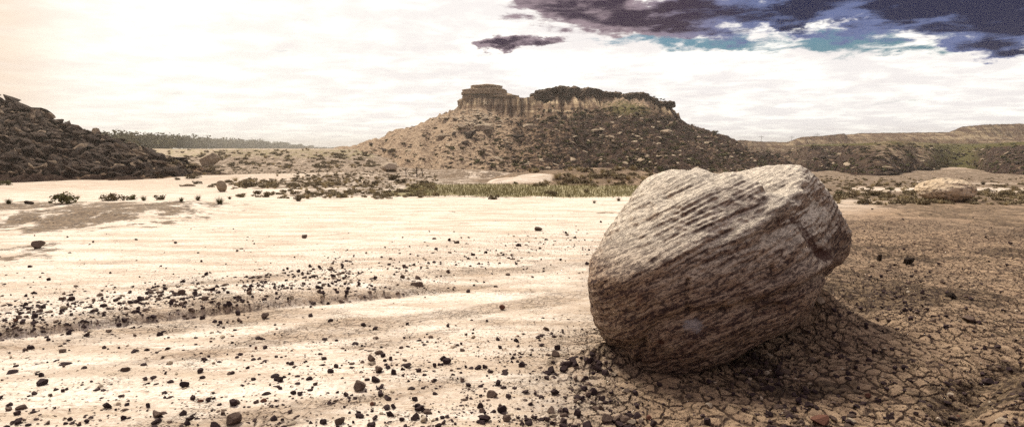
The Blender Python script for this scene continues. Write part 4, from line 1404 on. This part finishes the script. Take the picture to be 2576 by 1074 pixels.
def leafball(seed, n, rx, rz, leaf, stems=10):
    """low sagebrush: twiggy fan with small leaves through its volume"""
    r = np.random.RandomState(seed)
    V, Fc = [], []
    cl = [(r.uniform(-.6, .6) * rx, r.uniform(-.6, .6) * rx, rz * r.uniform(.12, .62), r.uniform(.25, .5)) for _ in range(9)]
    for i in range(n):
        c = cl[r.randint(9)]
        g = r.normal(size=3); g /= np.linalg.norm(g)
        q = c[3] * r.uniform(.5, 1.05)
        p = np.array([c[0] + g[0] * q * rx, c[1] + g[1] * q * rx, max(.01, c[2] + g[2] * q * rz * .9)])
        a = r.normal(size=3); a /= np.linalg.norm(a); b = np.cross(a, g + .01); b /= np.linalg.norm(b) + 1e-6
        s = leaf * r.uniform(.5, 1.3)
        k = len(V)
        V += [p - a * s - b * s * .5, p + a * s * .4 - b * s * .7, p + a * s + b * s * .2, p - a * s * .3 + b * s * .7]
        Fc.append([k, k + 1, k + 2, k + 3])
    for i in range(stems):
        az = r.uniform(0, 6.28); e = np.array([math.cos(az) * rx * .6, math.sin(az) * rx * .6, rz * .8]); sd_ = np.array([-math.sin(az), math.cos(az), 0]) * leaf * .25
        k = len(V); b = np.array([0, 0, -.03])
        V += [b - sd_, b + sd_, e + sd_ * .4, e - sd_ * .4]; Fc.append([k, k + 1, k + 2, k + 3])
    return np.array(V), np.array(Fc)


def pm(name, vf, mat):
    me = mesh_from(name, vf[0], vf[1], False); me.materials.append(mat); return me


TUFT = [pm('grass_tuft', blades(500 + i, 150, 1.0, .55, .016, .95, .35), [M_BUSH, M_BUSHG][i % 2]) for i in range(5)]
SCRUB = [pm('bush', leafball(570 + i, 160, 1.0, .7, .13, 5), M_BUSHS) for i in range(5)]
SAGE = [pm('bush', leafball(520 + i, 420, 1.0, .85, .085), [M_BUSH, M_BUSHG, M_BUSH][i % 3]) for i in range(6)]
SAGEL = [pm('bush', leafball(540 + i, 110, 1.0, .8, .17, 4), [M_BUSH, M_BUSHG, M_BUSH][i % 3]) for i in range(5)]
DRYT = [pm('grass_tuft', blades(560 + i, 120, 1.0, .6, .014, .9, .3), M_DRY) for i in range(2)]

bushes = Crop('bush', 'countless low scrub bushes on flats and slopes')


def named_bush(X, Y, w, label, kind='tuft', group=None, tall=1.0):
    x, y, z = hit1(X, Y)
    s = w * .39752 / 640 * y / 2
    src = {'tuft': TUFT, 'sage': SAGE, 'dry': DRYT}[kind]
    me = src[int(X * 7 + Y) % len(src)]
    k = 1.0 if kind == 'sage' else .85
    o = bpy.data.objects.new('bush' if kind == 'sage' else 'grass_tuft', me); COL.objects.link(o)
    o.location = (x, y, z); o.scale = (s * k, s * k, s * tall * .9); o.rotation_euler = (0, 0, (X * .37) % 6.28)
    o['label'] = label; o['category'] = 'bush' if kind == 'sage' else 'grass tuft'
    if group: o['group'] = group


NB = [(16, 465, 40, 'dark low bush at the left edge below the rocky hill', 'sage'), (22, 512, 46, 'dark spiky bush at the left edge of the soil bank', 'tuft'),
      (156, 511, 84, 'widest dark bush on the soil bank at left', 'sage'), (196, 498, 26, 'small dark bush just right of the widest bank bush', 'tuft'),
      (279, 504, 60, 'dark spiky bush, first of the clump right of the widest bank bush', 'sage'), (330, 502, 40, 'dark bush in the middle of the clump on the bank', 'sage'),
      (362, 504, 42, 'brown bush right of the middle of the bank clump', 'tuft'), (398, 502, 40, 'last dark bush at the right end of the bank clump', 'sage'),
      (456, 506, 36, 'lone dark spiky tuft right of the bank clump', 'tuft'), (498, 503, 44, 'wide brown tuft left of the upright tan block', 'tuft'),
      (553, 512, 56, 'pale spiky tuft in front of the upright tan block', 'tuft'), (578, 500, 26, 'small dark tuft right of the upright tan block', 'tuft'),
      (403, 445, 22, 'small dark bush alone on the white wash', 'sage'), (447, 452, 20, 'small dark bush above the flat tan slab', 'sage'),
      (485, 448, 40, 'bush clump right above the flat tan slab', 'sage'), (495, 462, 26, 'little bush right of the flat tan slab', 'sage'),
      (751, 505, 56, 'big spiky tuft at the front edge of the scrub, left of centre', 'tuft'), (672, 495, 44, 'spiky tuft left of the big one at the scrub edge', 'tuft'),
      (645, 488, 32, 'round brown bush at the left of the scrub edge', 'sage'), (859, 495, 40, 'spiky tuft right of the big one at the scrub edge', 'tuft'),
      (908, 450, 30, 'dark lone tuft in the pale part of the scrub', 'tuft'), (990, 452, 42, 'dark green bush left of the bare trees', 'sage'),
      (1010, 460, 34, 'dark green bush right beside the one left of the bare trees', 'sage'), (1042, 476, 34, 'dark bush at the left of the green grass', 'sage'),
      (939, 465, 32, 'low wide bush left of the green grass', 'sage'), (1068, 462, 30, 'dark bush at the upper left corner of the green grass', 'sage'),
      (1476, 485, 40, 'flat dark bush below the smooth clay mound', 'tuft'), (1388, 492, 44, 'brown spiky bush in front of the smooth clay mound', 'sage'),
      (1430, 494, 26, 'small bush between the two bushes before the clay mound', 'tuft'), (1556, 505, 30, 'dark tuft at the right end of the green grass', 'tuft'),
      (1495, 510, 26, 'dark tuft in the front edge of the green grass', 'tuft'), (1240, 500, 40, 'dark brown bush in the front part of the green grass', 'sage'),
      (2109, 490, 34, 'dark flat bush just right of the great boulder', 'sage'), (2204, 492, 44, 'dark bush left of the small white rock', 'sage'),
      (2238, 480, 40, 'brown bush behind the small white rock', 'tuft'), (2258, 466, 26, 'small bush behind the white wash at right', 'sage'),
      (2169, 512, 44, 'brown bush with dry stalks near the right shoulder of the great boulder', 'sage'), (2473, 464, 34, 'spiky tuft behind the tan boulder at right', 'tuft'),
      (2542, 494, 40, 'dark bush right of the tan boulder', 'sage'), (2188, 512, 30, 'dry pale grass tuft right of the great boulder', 'dry'),
      (1300, 462, 20, 'small bush at the foot of the pale clay bank', 'sage')]
for b in NB: named_bush(*b)


def flat_bush(lab, grp, s0, s1, mats=None, maxy=95):
    def f(X, Y, x, y, z, gz, sl):
        if y < 17 or y > maxy: return
        if rng.uniform() > sl * 1.8: return
        s = rng.uniform(s0, s1)
        me = SCRUB[rng.randint(5)] if rng.uniform() < .72 else DRYT[rng.randint(2)]
        bushes.add(me, (x, y, z), (s, s, s * rng.uniform(.7, 1.1)), (0, 0, rng.uniform(0, 6.28)), lab, grp)
    return f


scatter(900, 580, 1100, 418, 500, flat_bush('low scrub bush on the scrub flat between the tan pointed rock and the green grass', 'bushes of the middle scrub flat', .08, .22))
scatter(260, 420, 1000, 376, 424, flat_bush('small bush on the low rise in front of the far tree line', 'bushes on the low rise', .35, .8, maxy=200), 200)
scatter(120, 330, 640, 415, 470, flat_bush('small bush on the flat right of the rocky hill foot', 'bushes right of the rocky hill', .2, .45))
scatter(420, 420, 900, 400, 470, flat_bush('small bush on the flat between the rocky hill foot and the middle scrub', 'bushes left of the middle scrub', .12, .3))
scatter(700, 1950, 2600, 430, 515, flat_bush('low scrub bush on the flat between the great boulder and the right ridge', 'bushes of the right flat', .09, .25))
scatter(160, 1300, 1900, 425, 470, flat_bush('small bush on the flat between the butte and the great boulder', 'bushes before the butte', .2, .45))


def slope_bush(X, Y, x, y, z, gz, sl):
    if y < 95 or z < gz + .05: return
    if X > 900 and X < 1960 and (butte_F(x, y) < 6 and not (1500 < X < 1640)): return
    dens = (.15 + .85 * S(1100, 1450, X)) if X < 1960 else .7
    if rng.uniform() > dens: return
    s = float(np.clip(rng.lognormal(math.log(.42), .4), .2, .95))
    if X < 1960:
        side = 'left' if X < 1300 else 'middle' if X < 1560 else 'right'
        lab, grp = f'dark scrub bush growing on the {side} part of the butte slope', f'bushes on the {side} butte slope'
    else:
        lab, grp = 'dark scrub bush growing on the green-topped ridge at right', 'bushes on the right ridge'
    bushes.add(SAGEL[rng.randint(5)], (x, y, z - .05), (s, s, s * .8), (0, 0, rng.uniform(0, 6.28)), lab, grp)


scatter(2300, 900, 1960, 265, 435, slope_bush)
scatter(700, 1900, 2620, 360, 436, slope_bush)
for i in range(46):     # bushes on the rim of the caprock
    x = rng.uniform(4, 38); z = float(np.interp(x, [4, 6, 10, 20, 24, 27, 31, 35, 38], [14.2, 15.5, 15.9, 15.8, 14.9, 14.3, 14.6, 13.6, 12.4]))
    s = rng.uniform(.22, .5)
    bushes.add(SAGEL[i % 5], (x, 153.0 + rng.uniform(-.8, 1.5), z - .15), (s, s, s), (0, 0, i), 'small dark bush on the flat rim of the butte', 'bushes on the butte rim', True)
bushes.build()


# ---- green grass and litter nobody could count
def grass_field():
    X = rng.uniform(1030, 1640, 16000); Y = rng.uniform(455, 522, 16000)
    x, y, z = land_hit(X, Y, 60)
    s_, c_, g, w_ = zone_masks(x, y)
    ok = (rng.uniform(0, 1, len(x)) < g * 1.1) & (x == x)
    x, y, z = x[ok], y[ok], z[ok]
    n = len(x)
    h = rng.uniform(.03, .15, n); az = rng.uniform(0, 6.28, n); w = .014
    sx, sy = np.cos(az) * w, np.sin(az) * w
    lx, ly = rng.normal(0, .05, n), rng.normal(0, .05, n)
    V = np.stack([np.stack([x - sx, y - sy, z - .02], 1), np.stack([x + sx, y + sy, z - .02], 1),
                  np.stack([x + lx + sx * .2, y + ly + sy * .2, z + h], 1), np.stack([x + lx - sx * .2, y + ly - sy * .2, z + h], 1)], 1).reshape(-1, 3)
    Fc = np.arange(n * 4).reshape(-1, 4)
    me = mesh_from('grass', V, Fc, False)
    obj('grass', me, M_GRASS, kind='stuff', label='strip of short green grass in front of the smooth clay mound', category='grass')


grass_field()


# ---- trees
def crown_mesh(seed, n=800):
    r = np.random.RandomState(seed)
    V, Fc = [], []
    lobes = [(r.uniform(-.55, .55), r.uniform(-.55, .55), r.uniform(.25, .85), r.uniform(.25, .42)) for _ in range(11)]
    for i in range(n):
        c = lobes[r.randint(len(lobes))]
        g = r.normal(size=3); g /= np.linalg.norm(g)
        q = c[3] * r.uniform(.35, 1.08)
        p = np.array([c[0] + g[0] * q, c[1] + g[1] * q, max(.1, c[2] + g[2] * q * .8)])
        a = r.normal(size=3); a /= np.linalg.norm(a); b = np.cross(a, r.normal(size=3)); b /= np.linalg.norm(b) + 1e-6
        s = r.uniform(.035, .085)
        k = len(V)
        V += [p - a * s, p - b * s, p + a * s, p + b * s * .8]; Fc.append([k, k + 1, k + 2, k + 3])
    return np.array(V), np.array(Fc)


def tube(pts, rad, nseg=6):
    V, Fc = [], []
    for i, (p, r_) in enumerate(zip(pts, rad)):
        for j in range(nseg):
            a = 2 * math.pi * j / nseg
            V.append((p[0] + r_ * math.cos(a), p[1] + r_ * math.sin(a), p[2]))
        if i:
            for j in range(nseg):
                a0 = (i - 1) * nseg + j; a1 = (i - 1) * nseg + (j + 1) % nseg
                Fc.append([a0, a1, a1 + nseg, a0 + nseg])
    return V, Fc


def joinvf(parts):
    V, Fc = [], []
    for v, f in parts:
        k = len(V); V += list(v); Fc += [[i + k for i in q] for q in f]
    return np.array(V), np.array(Fc)


def trunk_vf(seed):
    r = np.random.RandomState(seed)
    parts = [tube([(0, 0, -.05), (.02, 0, .25), (r.uniform(-.05, .05), .02, .6)], [.045, .035, .015])]
    for i in range(5):
        a = r.uniform(0, 6.28); z0 = r.uniform(.15, .4)
        parts.append(tube([(.01, 0, z0), (math.cos(a) * .2, math.sin(a) * .2, z0 + .2), (math.cos(a) * .42, math.sin(a) * .42, z0 + .35)], [.02, .013, .005], 5))
    return joinvf(parts)


CROWNS = [pm('crown', crown_mesh(600 + i), M_LEAF) for i in range(5)]
TRUNKS = [pm('trunk', trunk_vf(640 + i), M_BARK) for i in range(5)]


def tree(x, y, h, w, i, label, group):
    z = float(ground_z(x, y))
    t = bpy.data.objects.new('tree', None); COL.objects.link(t)
    t.location = (x, y, z - .2); t.rotation_euler = (0, 0, i * 1.7)
    t['label'] = label; t['category'] = 'tree'
    if group: t['group'] = group
    for nm, src in (('crown', CROWNS), ('trunk', TRUNKS)):
        c = bpy.data.objects.new(nm, src[i % 5]); COL.objects.link(c); c.parent = t
        c.scale = (w, w, h)
    return t


# the tree line runs away to the right: near and tall at left, far and low at right
TX = np.array([195, 260, 330, 420, 520, 640, 700, 760, 830]); TD = np.array([180, 195, 230, 350, 680, 900, 1020, 1150, 1300])
TT = np.array([322, 324, 330, 334, 345, 352, 358, 368, 373])
i = 0
X = 190.0
while X < 840:
    d = float(np.interp(X, TX, TD)) + rng.uniform(-10, 10)
    for row in range(3):
        dd = d + row * 9
        a = ((X + rng.uniform(-6, 6)) * .39752 - 512) / 640
        x = a * dd
        topz = CAM_Z + dd * (375 - (np.interp(X, TX, TT) + rng.uniform(-4, 7) - row * 2)) * .000621
        h = max(1.6, topz - float(ground_z(x, dd)) + .2)
        w = h * rng.uniform(1.0, 1.4)
        if X < 420: lab, grp = 'dense dark bushy tree at the near left end of the tree line', 'near trees of the tree line'
        elif X < 640: lab, grp = 'hazy tree in the middle of the tree line on the low rise', 'middle trees of the tree line'
        else: lab, grp = 'faint far tree at the right end of the tree line', 'far trees of the tree line'
        tree(x, dd, h / 1.15, w, i, lab, grp); i += 1
    X += (w / d * 640 / .39752) * 0.7


def bare_tree(X, Y, hpx, seed, label):
    x, y, z = hit1(X, Y)
    h = hpx * .39752 / 640 * y
    r = np.random.RandomState(seed)
    t = bpy.data.objects.new('bare_tree', None); COL.objects.link(t); t.location = (x, y, z)
    t['label'] = label; t['category'] = 'tree'
    tr = tube([(0, 0, -.05), (h * .03, 0, h * .3), (-h * .02, 0, h * .6), (h * .04, 0, h * .95)], [h * .045, h * .035, h * .022, h * .006])
    obj('trunk', mesh_from('trunk', np.array(tr[0]), np.array(tr[1])), M_BARK, t)
    br = []
    for k in range(16):
        a = r.uniform(0, 6.28); z0 = h * r.uniform(.25, .75); L = h * r.uniform(.25, .5)
        p1 = (math.cos(a) * L * .5, math.sin(a) * L * .5, z0 + L * .4); p2 = (math.cos(a + .4) * L, math.sin(a + .4) * L, z0 + L * .65)
        br.append(tube([(0, 0, z0), p1, p2], [h * .018, h * .01, h * .003], 5))
        for q in range(3):
            b = a + r.uniform(-1, 1)
            br.append(tube([p1, (p1[0] + math.cos(b) * L * .35, p1[1] + math.sin(b) * L * .35, p1[2] + L * .3)], [h * .008, h * .002], 4))
    vf = joinvf(br)
    obj('crown', mesh_from('crown', vf[0], vf[1]), M_BARK, t)


bare_tree(1021, 445, 26, 1, 'leftmost bare little tree at the foot of the butte')
bare_tree(1048, 445, 32, 2, 'taller bare little tree with a wide crown at the foot of the butte')
bare_tree(1062, 442, 26, 3, 'rightmost of the bare little trees, close behind the taller one')

# ---- posts on the far skyline
for X, Y0_, Y1_, lab in ((1911, 357, 340, 'leftmost thin utility pole on the far skyline'), (1987, 359, 341, 'middle thin utility pole on the far skyline'),
                        (2050, 346, 334, 'rightmost thin utility pole on the far skyline, at the mesa edge')):
    d = 280
    a = (X * .39752 - 512) / 640
    x = a * d
    z0 = float(mesa_z(x, d)) - .6
    z1 = CAM_Z + d * (375 - Y1_) * .000621
    v, f = tube([(0, 0, 0), (0, 0, (z1 - z0) * .5), (0, 0, z1 - z0)], [.08, .07, .05])
    arm = tube([(-1.0, 0, z1 - z0 - .7), (-1.0, .0, z1 - z0 - .55)], [.02, .02], 4)
    bm = [(-1.1, -.06, 0), (1.1, -.06, 0), (1.1, .06, 0), (-1.1, .06, 0), (-1.1, -.06, .14), (1.1, -.06, .14), (1.1, .06, .14), (-1.1, .06, .14)]
    bf = [[0, 3, 2, 1], [4, 5, 6, 7], [0, 1, 5, 4], [1, 2, 6, 5], [2, 3, 7, 6], [3, 0, 4, 7]]
    t = bpy.data.objects.new('utility_pole', None); COL.objects.link(t); t.location = (x, d, z0)
    t['label'] = lab; t['category'] = 'pole'; t['group'] = 'poles on the far skyline'
    obj('post', mesh_from('post', np.array(v), np.array(f)), M_BARK, t)
    c = obj('crossarm', mesh_from('crossarm', np.array(bm, float), np.array(bf), False), M_BARK, t); c.location = (0, 0, z1 - z0 - .8)

# ------------------------------------------------------------------ the hazy air
def build_haze():
    x0, x1, y0, y1, z0, z1 = -4200, 4200, -60, 1700, -6, 20.5
    V = [(x0, y0, z0), (x1, y0, z0), (x1, y1, z0), (x0, y1, z0), (x0, y0, z1), (x1, y0, z1), (x1, y1, z1), (x0, y1, z1)]
    Fc = [[0, 3, 2, 1], [4, 5, 6, 7], [0, 1, 5, 4], [1, 2, 6, 5], [2, 3, 7, 6], [3, 0, 4, 7]]
    m, t = newmat("haze_air")
    out = t.n('ShaderNodeOutputMaterial')
    v = t.n('ShaderNodeVolumePrincipled')
    v.inputs['Color'].default_value = (1.0, .93, .82, 1)
    v.inputs['Density'].default_value = 0.0006
    v.inputs['Anisotropy'].default_value = 0.80
    t.link(v.outputs[0], out.inputs['Volume'])
    obj('haze', mesh_from('haze', np.array(V, float), np.array(Fc), False), m, kind='stuff', label='thin bright haze in the air over the flat')


build_haze()
